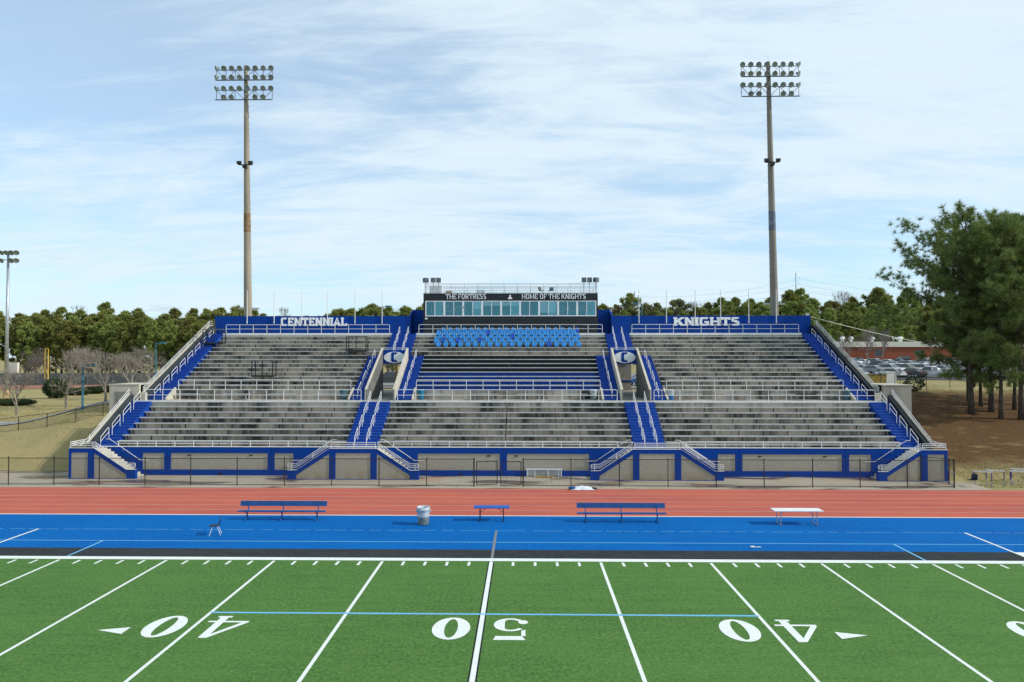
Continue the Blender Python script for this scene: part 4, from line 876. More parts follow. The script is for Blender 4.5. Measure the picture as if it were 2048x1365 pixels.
def table(px0, px1, Y, zt, top, leg, lab, thick=.04, brace=True, dep=.36):
    a = atY(px0, 1020, Y).x; b = atY(px1, 1020, Y).x; t = thing('folding_table', lab, 'table', ((a+b)/2, Y, 0)); MB().box(a, b, Y-dep, Y+dep, zt-thick, zt).build('tabletop', top, t)
    for s, x in ((1, a+.32), (-1, b-.32)):
        for y in (Y-dep+.08, Y+dep-.08): MB().tube([(x, y, 0.01), (x, y, zt-thick)], .022, 6).build('leg', leg, t)
        MB().tube([(x, Y-dep+.08, .25), (x, Y+dep-.08, .25)], .015, 5).build('stretcher', leg, t)
        if brace: MB().tube([(x, Y, zt-.3), (x+s*.4, Y, zt-thick-.01)], .014, 5).build('brace', leg, t)
        MB().tube([(x, Y-dep-.04, .015), (x, Y+dep+.04, .015)], .02, 5).build('foot', leg, t)
table(948, 1019, 7.35, .74, M_TABLEB, M_BLACKM, 'small blue table with black legs at the centre line', .05, True, .3)
table(1545, 1642, 6.85, .74, mat('table_white', (.72, .72, .71), .5, var=.05), M_GALV, 'white folding table with grey legs on blue turf')
shell_chair('dark blue plastic chair standing alone on blue turf', (-13.55, 4.15, 0), -1.25, M_NAVY); shell_chair('dark plastic chair beside hurdles at the fence corner', (31.05, 17.6, 0), -1.25, M_NAVY)
def tarp(cx, cy, L, W, m, name, lab, cat, m2, seed):
    t = thing(name, lab, cat, (cx, cy, 0)); rd = random.Random(seed); mb = MB(); n = 14; vs = []
    for j in range(7):
        for i in range(n+1):
            u = i/n*2-1; v = j/6*2-1; e = max(0, 1-u*u)*max(0, 1-v*v); vs.append((cx+u*L/2+rd.uniform(-.05, .05), cy+v*W/2+rd.uniform(-.04, .04), .02+e*.22*(.6+rd.random()*.7)))
    fs = [(j*(n+1)+i, j*(n+1)+i+1, (j+1)*(n+1)+i+1, (j+1)*(n+1)+i) for j in range(6) for i in range(n)]
    mb.add(vs, fs).build('fold', m, t, smooth=True)
    MB().blob((cx-L*.42, cy, .1), .28, .2, .1, 9, 6, .2, seed).build('rolled_edge', m2, t, smooth=True); MB().blob((cx+L*.47, cy+.02, .07), .25, .14, .07, 9, 6, .2, seed+1).build('strap', M_BLACKM, t, smooth=True)
tarp(5.15, 16.05, 1.5, .5, mat('tarp_white', (.66, .70, .74), .6, var=.1, vscale=7), 'crumpled_banner', 'crumpled white and blue banner at the foot of the fence', 'banner', M_BENCHB, 5)
lt = thing('litter', 'crumpled white paper scrap lying on blue turf', 'litter', (11.75, 2.28, 0)); MB().blob((11.65, 2.28, .04), .12, .06, .04, 8, 5, .3, 3).build('wad', M_PAINT, lt); MB().blob((11.9, 2.3, .025), .16, .035, .02, 8, 5, .3, 8).build('strip', M_PAINT, lt)
def hurdle(x, y, lab, rot):
    t = thing('hurdle', lab, 'hurdle', (x, y, ground_z(x, y)), 'hurdles parked on the grass', rot); pu = mat('hurdle_purple', (.07, .04, .22), .5, var=.1)
    inst('crossbar', MB().box(-.55, .55, -.015, .02, .86, .95).mesh('crossbar', M_RAIL), t)
    for s in (-1, 1):
        inst('upright', MB().box(s*.5-.03, s*.5+.03, .021, .06, .30, .93).mesh('upright', pu), t); inst('lower_tube', MB().box(s*.5-.022, s*.5+.022, .024, .056, .05, .299).mesh('lower_tube', M_GALV), t); inst('foot', MB().box(s*.5-.025, s*.5+.025, -.62, .08, .005, .049).mesh('foot', M_GALV), t)
    inst('base_bar', MB().box(-.47, .47, .03, .06, .01, .045).mesh('base_bar', M_GALV), t)
for x, y, r, lab in ((32.2, 18.3, -.45, 'next to the dark chair'), (33.35, 18.8, -.45, 'second from the dark chair'), (34.75, 18.5, -.3, 'third from the dark chair'), (35.3, 19.2, -.4, 'fourth from the dark chair'), (36.2, 18.5, -.2, 'fifth from the dark chair'), (29.95, 18.0, 1.4, 'standing inside the fence corner')): hurdle(x, y, 'white barred track hurdle with purple uprights, '+lab, r)
sg = thing('metal_case', 'low grey metal case leaning on wall behind the gate', 'case', (3.0, 20.7, 0)); MB().box(1.55, 4.05, 20.75, 20.93, .05, .5).build('body', M_GALV, sg); 
for x in (1.55, 2.1, 3.05, 3.8, 4.0): MB().box(x, x+.05, 20.72, 20.749, .02, .52).build('rib', M_FRAMEW, sg)
MB().box(1.5, 4.1, 20.7, 20.95, .521, .56).build('lid', M_FRAMEW, sg)
rp = thing('rope_heap', 'tangled yellow rope heap in front of grey metal case', 'rope', (2.8, 20.4, 0)); rd = random.Random(6)
for q in range(3):
    pts = [(2.2+i*.05+rd.uniform(-.12, .12), 20.4+rd.uniform(-.15, .15), .04+rd.uniform(0, .08)) for i in range(26)]; MB().tube(pts, .02, 5).build('coil', mat('rope_yellow', (.5, .30, .05), .8), rp)

# ================================================================== FENCES
FY = 16.95
def fence_run(name, lab, posts, h=1.83, y=FY, group=None, m=M_BLACKM, skip=()):
    t = thing(name, lab, 'fence', (posts[0], y, 0), group)
    for i, x in enumerate(posts):
        big = i in (0, len(posts)-1); MB().tube([(x, y, -.05), (x, y, h+.03)], .045 if big else .032, 7).build('post', m, t); MB().blob((x, y, h+.05), .045, .045, .04, 8, 5).build('post_cap', m, t)
    MB().tube([(posts[0], y, h-.02), (posts[-1], y, h-.02)], .024, 6).build('top_rail', m, t); MB().tube([(posts[0], y, .09), (posts[-1], y, .09)], .020, 6).build('bottom_rail', m, t)
    for a, b in zip(posts[:-1], posts[1:]): MB().quad((a+.04, y+.01, .05), (b-.04, y+.01, .05), (b-.04, y+.01, h), (a+.04, y+.01, h)).build('mesh_panel', M_LINK, t)
fp = [-36.2, -33.15, -30.07, -27.01, -23.92, -20.85, -17.73, -14.57, -11.42, -8.25, -5.09, -1.95]; fence_run('chain_link_fence', 'black chain link fence along track in front of the CENTENNIAL side', [-42.4, -39.3]+fp, group='chain link fences along the track')
fence_run('chain_link_fence', 'black chain link fence along track in front of the KNIGHTS side', [1.30, 4.46, 7.64, 10.84, 14.0, 17.13, 20.29, 23.38, 26.44, 29.48], group='chain link fences along the track')
def gate(x0, x1, lab, tilt):
    t = thing('fence_gate', lab, 'gate', (x0, FY, 0), 'gate leaves in the trackside fence'); z0, z1 = .12, 1.66; z0b = z0+tilt
    MB().tube([(x0, FY, z0), (x0, FY, z1)], .03, 6).build('stile', M_BLACKM, t); MB().tube([(x1, FY, z0b), (x1, FY, z1+tilt*.5)], .03, 6).build('stile', M_BLACKM, t)
    for a, b in ((z0, z0b), (z1, z1+tilt*.5), ): MB().tube([(x0, FY, a), (x1, FY, b)], .028, 6).build('crossrail', M_BLACKM, t)
    MB().quad((x0, FY+.01, z0), (x1, FY+.01, z0b), (x1, FY+.01, z1), (x0, FY+.01, z1)).build('mesh_panel', M_LINK, t); MB().box(x1-.04, x1+.06, FY-.06, FY+.04, .8, .98).build('latch', M_BLACKM, t)
gate(-1.78, -.42, 'black gate leaf hinged on the CENTENNIAL side fence', .05); gate(1.16, -.18, 'black gate leaf hinged on the KNIGHTS side fence', -.03)
# return fence at the corner, running back to the tower
cf = thing('chain_link_fence', 'short leaning return of black fence beside end stair tower', 'fence', (30.4, 17.2, 0))
cp = [(29.52, 17.0), (29.95, 18.3), (28.6, 19.25)]
for (x, y), h in zip(cp[1:], (1.75, 1.9)): MB().tube([(x, y, -.05), (x, y, h)], .038, 7).build('post', M_BLACKM, cf)
for (a, b) in zip(cp[:-1], cp[1:]):
    for z in (.1, 1.72): MB().tube([(*a, z), (*b, z)], .022, 6).build('rail', M_BLACKM, cf)
    MB().quad((*a, .08), (*b, .08), (*b, 1.72), (*a, 1.72)).build('mesh_panel', M_LINK, cf)
def pix_fence(pts, h, lab, m, name='lawn_fence', mesh=True):
    P = [hit(*p) for p in pts]; P = [Vector((p.x, p.y, ground_z(p.x, p.y))) for p in P]; t = thing(name, lab, 'fence', P[0])
    for p in P: MB().tube([p-Vector((0, 0, .1)), p+Vector((0, 0, h))], .035, 6).build('post', m, t)
    for a, b in zip(P[:-1], P[1:]):
        u = Vector((0, 0, h-.03)); MB().tube([a+u, b+u], .024, 5).build('top_rail', m, t)
        if mesh: MB().quad(a+Vector((0, 0, .03)), b+Vector((0, 0, .03)), b+u, a+u).build('mesh_panel', M_LINK, t)
M_BROWN = mat('brown_post', (.055, .035, .022), .6)
pix_fence([(-60, 874), (-14, 868), (37, 862), (94, 856), (151.5, 846), (206, 832)], 1.15, 'brown wire fence stepping up beside the footpath', M_BROWN)
pix_fence([(1762, 776), (1790, 774), (1815, 775)], 1.7, 'black fence with posts in front of parked cars', M_BLACKM, 'yard_fence'); pix_fence([(1758, 770), (1800, 768), (1853, 781), (1900, 776), (1960, 772), (2040, 770)], 2.1, 'tall black fence on the dry grass beyond pines', M_BLACKM, 'yard_fence')

# ================================================================== TREES
def rvec(rd):
    while True:
        v = Vector((rd.uniform(-1, 1), rd.uniform(-1, 1), rd.uniform(-1, 1)))
        if .1 < v.length < 1: return v.normalized()
def pine(seed, H, R, cb, limbs, twigs, blades, bl, bw, lean=0., r0=.24, asym=0.):
    """returns (trunk mesh, crown mesh): trunk with limbs, and needle tufts round the twig ends"""
    rd = random.Random(seed); tr = MB(); cr = MB()
    axis_pts = []; ph = rd.uniform(0, 6)
    for i in range(9):
        t = i/8; axis_pts.append(Vector((lean*t*H*.1+.18*math.sin(ph+t*4)*t, .18*math.cos(ph+t*3)*t, t*H*.98)))
    tr.tube(axis_pts, [r0*(1-.86*i/8)*(1.25 if i == 0 else 1) for i in range(9)], 8)
    def ax(t): k = min(7, int(t*8)); return axis_pts[k].lerp(axis_pts[k+1], t*8-k)
    def tuft(p, d, s):
        for _ in range(blades):
            q = (d*.55+rvec(rd)).normalized(); side = q.cross(rvec(rd)).normalized()*bw*s*rd.uniform(.7, 1.3); L = bl*s*rd.uniform(.7, 1.25); b0 = p+q*(.06*L)
            cr.add([b0-side, b0+side, b0+q*L], [(0, 1, 2)]) if bw < .1 else cr.add([b0-side*.6, b0+side*.6, b0+q*L*.6+side, b0+q*L, b0+q*L*.6-side], [(0, 1, 2, 3, 4)])
    for j in range(limbs):
        t = cb+(1-cb)*((j+rd.random())/limbs)**.9; t = min(.985, t); a = j*2.399+rd.uniform(-.5, .5); u = (t-cb)/(1-cb)
        prof = (math.sin(min(1, (u*.92+.14)/.62)*PI/2) if u < .56 else math.cos((u-.56)/.44*PI/2*.93))*(.5+.55*rd.random()); prof = max(.10, prof)
        L = R*prof*(1+asym*math.cos(a-PI)); p0 = ax(t); el = lerp(-.08, .85, u**1.3)+rd.uniform(-.12, .12)
        pts = [p0]; d = Vector((math.cos(a)*math.cos(el), math.sin(a)*math.cos(el), math.sin(el)))
        for k in range(1, 5): pts.append(pts[-1]+d*(L/4)); d = (d+Vector((0, 0, .10+.05*u))+rvec(rd)*.13).normalized()
        lr = .018+.012*L*(1-.4*u); tr.tube(pts, [lr, lr*.8, lr*.6, lr*.4, lr*.18], 4, cap=False)
        nt = max(3, int(twigs*prof))
        for q in range(nt):
            f = rd.uniform(.30, 1)**.75; k = min(3, int(f*4)); b = pts[k].lerp(pts[k+1], f*4-k); dd = (pts[k+1]-pts[k]).normalized()
            tw = (dd*.7+rvec(rd)*.8+Vector((0, 0, .35))).normalized(); ln = L*.16*rd.uniform(.4, 1.5)+.15; e = b+tw*ln
            if rd.random() < .5: tr.tube([b, e], [.014, .006], 3, cap=False)
            tuft(e, tw, rd.uniform(.8, 1.25))
            if ln > .5: tuft(b+tw*ln*.55, tw, rd.uniform(.7, 1.0))
        tuft(pts[-1], d, 1.15)
    for q in range(6): tuft(axis_pts[-1]+rvec(rd)*.3, Vector((0, 0, 1)), 1.)
    return tr, cr
def mesh_pair(args, bark, leaf, nm):
    a, b = pine(*args[0], **args[1]); return a.mesh(nm+'_trunk', bark, smooth=True), b.mesh(nm+'_crown', leaf)
# near pines on the bank
NEAR = [mesh_pair(((21, 18.6, 6.5, .14, 74, 26, 40, .42, .020), dict(lean=-.1, r0=.25, asym=.25)), M_BARK, M_NEEDLE, 'big_pine'),
        mesh_pair(((22, 16.8, 4.9, .18, 52, 22, 40, .42, .020), dict(lean=.3, r0=.18)), M_BARK, M_NEEDLE, 'mid_pine'),
        mesh_pair(((23, 17.5, 5.2, .16, 54, 22, 40, .42, .020), dict(lean=-.2, r0=.16)), M_BARK, M_NEEDLE, 'slim_pine')]
NP = [(1942.5, 828, 0, 0, 1.0, 'broad pine with thick grey trunk, outermost of the grove on bank'), (1938, 803, 1, 2.1, 1.0, 'leaning pine right behind the broad pine'), (1962, 813, 2, .7, .98, 'slim pine next to the broad pine'),
      (1983, 824, 0, 2.6, .93, 'tall straight pine in the middle of the grove'), (2002, 839, 1, 4.1, 1.0, 'thin trunked pine standing forward in the grove'), (2029, 820, 2, 3.3, 1.05, 'dark pine deeper in the grove by the fence'),
      (2043, 840, 0, 5.2, .98, 'pale barked pine at the far side of the grove'), (2075, 812, 1, 1.2, 1.1, 'pine behind the pale barked pine')]
for px, py, v, rz, sc, lab in NP:
    p = hit(px, py); z = ground_z(p.x, p.y); t = thing('pine_tree', lab, 'tree', (p.x, p.y, z-.05), 'pines on the bank', rz if v else rz); t.scale = (sc, sc, sc)
    for nm, me in zip(('trunk', 'crown'), NEAR[v]): inst(nm, me, t)
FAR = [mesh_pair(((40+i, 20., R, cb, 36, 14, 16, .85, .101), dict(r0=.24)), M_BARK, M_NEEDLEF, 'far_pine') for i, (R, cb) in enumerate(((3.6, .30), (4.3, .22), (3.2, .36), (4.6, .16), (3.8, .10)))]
rd = random.Random(77)
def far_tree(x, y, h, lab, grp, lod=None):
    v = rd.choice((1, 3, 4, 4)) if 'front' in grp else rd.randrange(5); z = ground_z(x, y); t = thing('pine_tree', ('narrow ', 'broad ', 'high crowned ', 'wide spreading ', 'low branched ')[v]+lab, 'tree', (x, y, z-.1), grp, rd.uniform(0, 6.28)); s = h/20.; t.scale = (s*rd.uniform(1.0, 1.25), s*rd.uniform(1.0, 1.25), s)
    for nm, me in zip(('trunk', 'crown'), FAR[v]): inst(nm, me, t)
def topz(py, Y): return CAM.z+(714-py)*(Y-CAM.y)/FPX
for row, (Y0, sp) in enumerate(((158, 4.0), (170, 3.8), (186, 4.6))):
    x = -185+rd.uniform(0, 3)
    while x < -24:
        Y = Y0+rd.uniform(-5, 5); px = 1049+(x-1.4)*FPX/(Y-CAM.y); base = ground_z(x, Y)
        tp = [rd.uniform(632, 650), rd.uniform(622, 638), rd.choice((rd.uniform(604, 620), rd.uniform(616, 632)))][row]
        if px > 430: tp = [rd.uniform(626, 640), rd.uniform(614, 630), rd.uniform(604, 624)][row]+(0 if px > 640 else 10)
        if 545 < px < 660: tp = max(tp, 634)
        h = topz(tp, Y)-base
        far_tree(x, Y, h, ['pine in the front rank of the woods beyond the ball field', 'pine in the middle rank of the woods beyond the ball field', 'tall pine rising at the back of the woods beyond the ball field'][row], ['front', 'middle', 'back'][row]+' rank of pines beyond the ball field'); x += sp*rd.uniform(.7, 1.35)
for row, (Y0, sp) in enumerate(((212, 4.4), (226, 4.2), (242, 4.8))):
    x = 30+rd.uniform(0, 3)
    while x < 215:
        Y = Y0+rd.uniform(-6, 6); px = 1049+(x-1.4)*FPX/(Y-CAM.y); base = ground_z(x, Y)
        tp = [rd.uniform(618, 636), rd.uniform(604, 622), rd.choice((rd.uniform(578, 600), rd.uniform(596, 616)))][row]
        if px < 1440: tp += 10
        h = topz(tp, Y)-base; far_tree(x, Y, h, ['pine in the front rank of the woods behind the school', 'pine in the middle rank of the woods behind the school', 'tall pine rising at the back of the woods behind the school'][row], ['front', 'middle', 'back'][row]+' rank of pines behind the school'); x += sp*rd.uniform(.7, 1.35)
def bare(seed, H, spread=1., depth=6, r0=.16, up=.28):
    rd = random.Random(seed); mb = MB()
    def grow(p, d, L, r, k):
        n = 2 if k > 2 else 1; q = p
        for i in range(n): e = q+d*(L/n); mb.tube([q, e], [r*(1-.3*i/n), r*(1-.3*(i+1)/n)], 4 if k > 3 else 3, cap=False); q = e; d = (d+rvec(rd)*.13+Vector((0, 0, .04))).normalized()
        if k == 0: return
        nb = 3 if k > 1 else 4
        for i in range(nb):
            o = (d+rvec(rd)*(.62*spread)+Vector((0, 0, up*.5))).normalized(); grow(q, o, L*rd.uniform(.62, .85), r*.62, k-1)
        if k > 2 and rd.random() < .7:
            o = (d*.6+rvec(rd)*.9).normalized(); o.z = abs(o.z)*.6+.2; grow(p.lerp(q, .6), o.normalized(), L*.6, r*.5, k-2)
    grow(Vector((0, 0, 0)), Vector((0, 0, 1)), H*.26, r0, depth); return mb
BARE = [bare(i+3, 8., 1.05).mesh('bare_tree', M_BARKG if i < 2 else M_TWIG) for i in range(3)]
BH = [max(v.co.z for v in m.vertices) for m in BARE]
def split_tree(v, seedname):
    return BARE[v]
def bare_tree(loc, v, sc, lab, grp, rz):
    t = thing('bare_tree', lab, 'tree', loc, grp, rz); t.scale = (sc, sc, sc); inst('branches', BARE[v], t); return t
for px, py, v, ptop, lab in ((33, 832, 0, 730, 'small leafless tree at lawn fence next to ball field pole'), (132, 818, 1, 686, 'leafless pale barked tree on lawn beside the blue lamp post'), (211, 805, 0, 692, 'leafless pale barked tree nearest the entrance enclosure')):
    p = hit(px, py); z = ground_z(p.x, p.y); h = topz(ptop, p.y)-z; bare_tree((p.x, p.y, z-.05), v, h/BH[v], lab, 'leafless trees on the lawn', v*1.7)
for px, Y, ptop, lab in ((262, 62, 702, 'leafless tree behind the entrance enclosure'), (300, 78, 690, 'leafless tree beyond the taller lamp post')):
    p = atY(px, 760, Y); z = ground_z(p.x, Y); bare_tree((p.x, Y, z-.05), 1, (topz(ptop, Y)-z)/BH[1], lab, 'leafless trees on the lawn', px)
rd2 = random.Random(5)
for i in range(34):
    x = -152+i*3.7+rd2.uniform(-1.5, 1.5); Y = 136+rd2.uniform(-6, 8); z = ground_z(x, Y); t = thing('bare_tree', 'grey leafless tree in the brush along the woods past ball field', 'tree', (x, Y, z-.1), 'leafless brush along the woods', rd2.uniform(0, 6)); s = (topz(rd2.uniform(690, 706), Y)-z)/BH[2]; t.scale = (s*1.1, s*1.1, s); inst('branches', BARE[2], t)
for i in range(14):
    x = 62+i*7.5+rd2.uniform(-2, 2); Y = 203+rd2.uniform(-3, 3); z = ground_z(x, Y); t = thing('bare_tree', 'grey leafless tree standing behind the school roof', 'tree', (x, Y, z-.1), 'leafless trees behind school', rd2.uniform(0, 6)); s = (topz(rd2.uniform(655, 672), Y)-z)/BH[2]; t.scale = (s, s, s); inst('branches', BARE[2], t)
for px, Y, ptop in ((1240, 228, 612), (1262, 232, 606), (1300, 230, 602), (1318, 226, 608), (1345, 231, 598), (1368, 229, 604), (1395, 227, 600), (1412, 231, 604), (1675, 262, 579), (1700, 262, 585), (1718, 262, 590), (554, 205, 612), (157, 205, 606)):
    p = atY(px, 700, Y); z = ground_z(p.x, Y); t = thing('bare_tree', 'tall leafless tree showing above the evergreen treeline', 'tree', (p.x, Y, z-.1), 'leafless trees above the treeline', rd2.uniform(0, 6)); s = (topz(ptop, Y)-z)/BH[2]; t.scale = (s*.8, s*.8, s); inst('branches', BARE[2], t)
for px, ptop, Y in ((1692, 668, 118), (1735, 650, 112), (1766, 655, 122)):
    p = atY(px, 760, Y); z = ground_z(p.x, Y); t = thing('bare_tree', 'slim young leafless tree among the parked cars', 'tree', (p.x, Y, z), 'young trees in the parking lot', px*1.); s = (topz(ptop, Y)-z)/BH[0]; t.scale = (s*.55, s*.55, s); inst('branches', BARE[0], t)
def leafy(name, lab, cat, c, rx, ry, rz, m, n, seed, lf=.16, trunk=True):
    rd = random.Random(seed); t = thing(name, lab, cat, c); mb = MB()
    for i in range(n):
        v = rvec(rd); k = rd.uniform(.55, 1)**.5*(1+.12*mnoise.noise(v*2.2+Vector((seed, 0, 0)))); p = Vector((c[0]+v.x*rx*k, c[1]+v.y*ry*k, c[2]+rz*(1+v.z*k) if trunk else c[2]+max(.02, rz*(.5+v.z*k*.5))))
        a = rvec(rd)*lf*rd.uniform(.6, 1.3); b = a.cross(rvec(rd)).normalized()*lf*.5; mb.add([p-a, p+b, p+a, p-b], [(0, 1, 2, 3)])
    mb.build('foliage', m, t)
    if trunk: MB().tube([(c[0], c[1], c[2]-.1), (c[0], c[1], c[2]+rz)], [.1, .04], 6).build('trunk', M_BARK, t)
    else: MB().blob((c[0], c[1], c[2]+rz*.42), rx*.78, ry*.78, rz*.44, 12, 7, .06, seed).build('core', m, t)
p = hit(113, 797); leafy('evergreen_tree', 'small dark evergreen tree beside leafless tree on the lawn', 'tree', (p.x, p.y, ground_z(p.x, p.y)), 1.7, 1.7, 1.45, M_MAGN, 2600, 9)
p = hit(25, 812); leafy('hedge', 'low clipped dark hedge in front of ball field pole', 'hedge', (p.x, p.y, ground_z(p.x, p.y)), 2.9, .9, .85, M_HEDGE, 2600, 10, .1, False)
for px in (152, 182, 212): q = hit(px, 791-(px-152)*.1); leafy('hedge', 'low dark hedge clump in the row before the ball field fence', 'hedge', (q.x, q.y, ground_z(q.x, q.y)), 2.4, 1.0, 1.1, M_HEDGE, 1800, px, .12, False)
for o in bpy.data.objects:
    if o.name.startswith('hedge') and o.get('label', '').startswith('low dark'): o['group'] = 'hedge clumps before the ball field'
q = hit(1828, 783); leafy('shrub', 'scrubby dark shrub by black fence near the pines', 'shrub', (q.x, q.y, ground_z(q.x, q.y)), 1.1, .9, .8, M_MAGN, 420, 44, .15)

# ================================================================== FAR THINGS
def foul():
    Y = 105.; p = atY(93, 750, Y); z = ground_z(p.x, Y); t = thing('foul_pole', 'yellow ball field foul pole with mesh wing', 'foul pole', (p.x, Y, z)); zt = topz(697, Y); zw = topz(752, Y)
    MB().tube([(p.x+.3, Y, z-.1), (p.x+.3, Y, zt-1.9)], .10, 8).build('pole', M_YEL, t); w = MB()
    for x in (-.32, .32): w.tube([(p.x+x, Y-.02, zw-.6), (p.x+x, Y-.02, zt-.2), (p.x+x*.6, Y-.02, zt)], .06, 6)
    w.tube([(p.x-.2, Y-.02, zt), (p.x+.2, Y-.02, zt)], .06, 6)
    for i in range(14): zz = lerp(zw-.5, zt-.3, i/13); w.tube([(p.x-.32, Y-.02, zz), (p.x+.32, Y-.02, zz)], .025, 4)
    w.build('wing', M_YEL, t)
    MB().tube([(p.x+.3, Y, zt-1.9), (p.x+.3, Y-.02, zt-1.2)], .09, 6).build('joint', M_YEL, t)
foul()
def outfield():
    Y = 108.; t = thing('outfield_fence', 'grey windscreened outfield fence of the ball field', 'fence', (-95, Y, ground_z(-95, Y))); xs = [-125+i*5 for i in range(13)]; sc = mat('windscreen', (.10, .115, .115), .9, var=.2)
    for a, b in zip(xs[:-1], xs[1:]):
        za, zb = ground_z(a, Y), ground_z(b, Y); MB().tube([(a, Y, za), (a, Y, za+2.5)], .05, 6).build('post', M_GREYM, t); MB().add([(a+.05, Y+.03, za+.1), (b-.05, Y+.03, zb+.1), (b-.05, Y+.03, zb+2.4), (a+.05, Y+.03, za+2.4)], [(0, 1, 2, 3)]).build('screen', sc, t)
    bd = thing('scoreboard_back', 'pale boxy scoreboard standing behind the outfield fence', 'scoreboard', (-92, 113, ground_z(-92, 113))); px = atY(24, 740, 113).x; z = ground_z(px, 113); bd.location = (px, 113, z); ORG[bd.name] = Vector((px, 113, z))
    MB().box(px-1.3, px+1.3, 112.7, 113.3, z+2.2, z+4.4).build('board', M_FASC, bd)
    for s in (-1, 1): MB().tube([(px+s*1., 113, z-.1), (px+s*1., 113, z+2.2)], .12, 6).build('leg', M_GALV, bd)
outfield()
def school():
    Y = 190.; x0 = atY(1640, 700, Y).x; x1 = 210.; z0 = ground_z(90, Y)-.3; zt = topz(684, Y); zf = topz(694.5, Y); t = thing('school_building', 'long red brick school with pale flat roof band', 'building', ((x0+x1)/2, Y, z0))
    wx = [(atY(1749, 700, Y).x, atY(1763, 700, Y).x), (122, 124.5), (140, 143), (158, 160.5)]; zw0, zw1 = topz(713.5, Y), topz(700.5, Y); mb = MB(); x = x0
    for a, b in wx: mb.box(x, a, Y, Y+.3, z0, zf); mb.box(a+.0005, b-.0005, Y, Y+.3, z0, zw0); mb.box(a+.0005, b-.0005, Y, Y+.3, zw1, zf); x = b
    mb.box(x, x1, Y, Y+.3, z0, zf); mb.box(x0, x0+.3, Y+.301, Y+45, z0, zf).box(x1-.3, x1, Y+.301, Y+45, z0, zf).box(x0+.301, x1-.301, Y+44.7, Y+45, z0, zf); mb.build('wall', M_BRICK, t)
    MB().box(x0-.3, x1+.3, Y-.35, Y+45.3, zf+.002, zt).build('roof', M_FASC, t)
    for a, b in wx:
        w = MB().box(a, b, Y+.02, Y+.1, zw0, zw0+.12).box(a, b, Y+.02, Y+.1, zw1-.12, zw1).box(a, a+.1, Y+.021, Y+.1, zw0+.121, zw1-.121).box(b-.1, b, Y+.021, Y+.1, zw0+.121, zw1-.121).build('window', M_GREYM, t); MB().box(a+.11, b-.11, Y+.05, Y+.07, zw0+.13, zw1-.13).build('pane', mat('dark_pane', (.03, .045, .05), .1, var=.1, spec=.6), w)
    for k in range(9): zz = lerp(z0+.6, zf-.4, k/8); MB().box(x0, wx[0][0]-.2, Y-.012, Y-.001, zz, zz+.06).build('brick_course', mat('dark_brick', (.12, .035, .024), .9), t)
    for px, w in ((1685, .8), (1702, .8), (1743, 1.05), (1800, 1.0), (1870, .9)):
        p = atY(px, 684, Y+9); h = MB().lathe((p.x, Y+9, zt), [(w*.55, 0), (w*.6, .9), (w*.95, 1.0), (w*.98, 1.35), (w*.6, 1.75), (0, 1.85)], 12).build('roof_vent', M_RAIL, t)
school()
def car_meshes(kind, m):
    if kind == 'sedan': side = [(-2.25, .35), (-2.25, .78), (-1.6, .92), (-.9, .98), (1.2, .98), (2.1, .86), (2.28, .62), (2.28, .35)]; cab = [(-1.75, .96), (-1.05, 1.40), (.35, 1.43), (1.25, .97)]
    elif kind == 'suv': side = [(-2.3, .4), (-2.33, .95), (-2.2, 1.08), (1.1, 1.08), (2.1, .98), (2.3, .7), (2.3, .4)]; cab = [(-2.2, 1.07), (-2.0, 1.68), (.1, 1.72), (1.0, 1.07)]
    else: side = [(-2.7, .5), (-2.7, 1.05), (-.6, 1.05), (-.6, 1.12), (1.2, 1.12), (2.4, 1.05), (2.6, .75), (2.6, .5)]; cab = [(-.65, 1.1), (-.5, 1.75), (.6, 1.78), (1.35, 1.1)]
    b = MB().prism(side, 'x', -.88, .88); k = len(cab); g = MB()
    vs = [(-.84, y, z) if z < 1.2 else (-.66, y, z-.02) for y, z in cab]+[(.84, y, z) if z < 1.2 else (.66, y, z-.02) for y, z in cab]
    g.add(vs, [tuple(range(k)), tuple(range(2*k-1, k-1, -1))]+[(i, k+i, k+(i+1) % k, (i+1) % k) for i in range(k)])
    r = MB(); (y1, z1), (y2, z2) = cab[1], cab[2]; r.add([(-.68, y1-.1, z1-.05), (.68, y1-.1, z1-.05), (.68, y2+.1, z2-.05), (-.68, y2+.1, z2-.05), (-.58, y1, z1+.04), (.58, y1, z1+.04), (.58, y2, z2+.04), (-.58, y2, z2+.04)], [(4, 5, 6, 7), (0, 1, 5, 4), (1, 2, 6, 5), (2, 3, 7, 6), (3, 0, 4, 7)])
    for sx in (-1, 1):
        for (ya, za), (yb, zb) in ((cab[0], cab[1]), (cab[2], cab[3])): r.tube([(sx*.84, ya, za), (sx*.665, yb if za < zb else yb, zb if zb > 1.2 else zb)] if za < zb else [(sx*.665, ya, za), (sx*.84, yb, zb)], .045, 4)
    wh = MB()
    for y in (side[0][0]+.82, side[-1][0]-.88):
        for sx in (-1, 1): wh.lathe((0, 0, 0), [(0, 0)], 1)
    return b.mesh('body', m), g.mesh('cabin_glass', M_CARG), r.mesh('roof', m), side
M_CARG = mat('car_glass', (.025, .035, .04), .06, var=.05, spec=.8)
WHEEL = MB().tube([(-.1, 0, 0), (.1, 0, 0)], .33, 14).mesh('wheel', mat('tyre', (.02, .02, .022), .8)); HUB = MB().tube([(-.105, 0, 0), (.105, 0, 0)], .19, 10).mesh('rim', M_GALV)
HL = MB().box(-.18, .18, -.03, .03, -.07, .07).mesh('headlight', M_RAIL); TL = MB().box(-.16, .16, -.03, .03, -.07, .07).mesh('taillight', mat('tail_red', (.35, .01, .01), .3))
CC = {'white': (.72, .73, .74), 'silver': (.42, .44, .46), 'black': (.015, .016, .02), 'grey': (.13, .14, .15), 'blue': (.03, .07, .20), 'red': (.30, .02, .02), 'tan': (.36, .31, .24)}
CM = {}
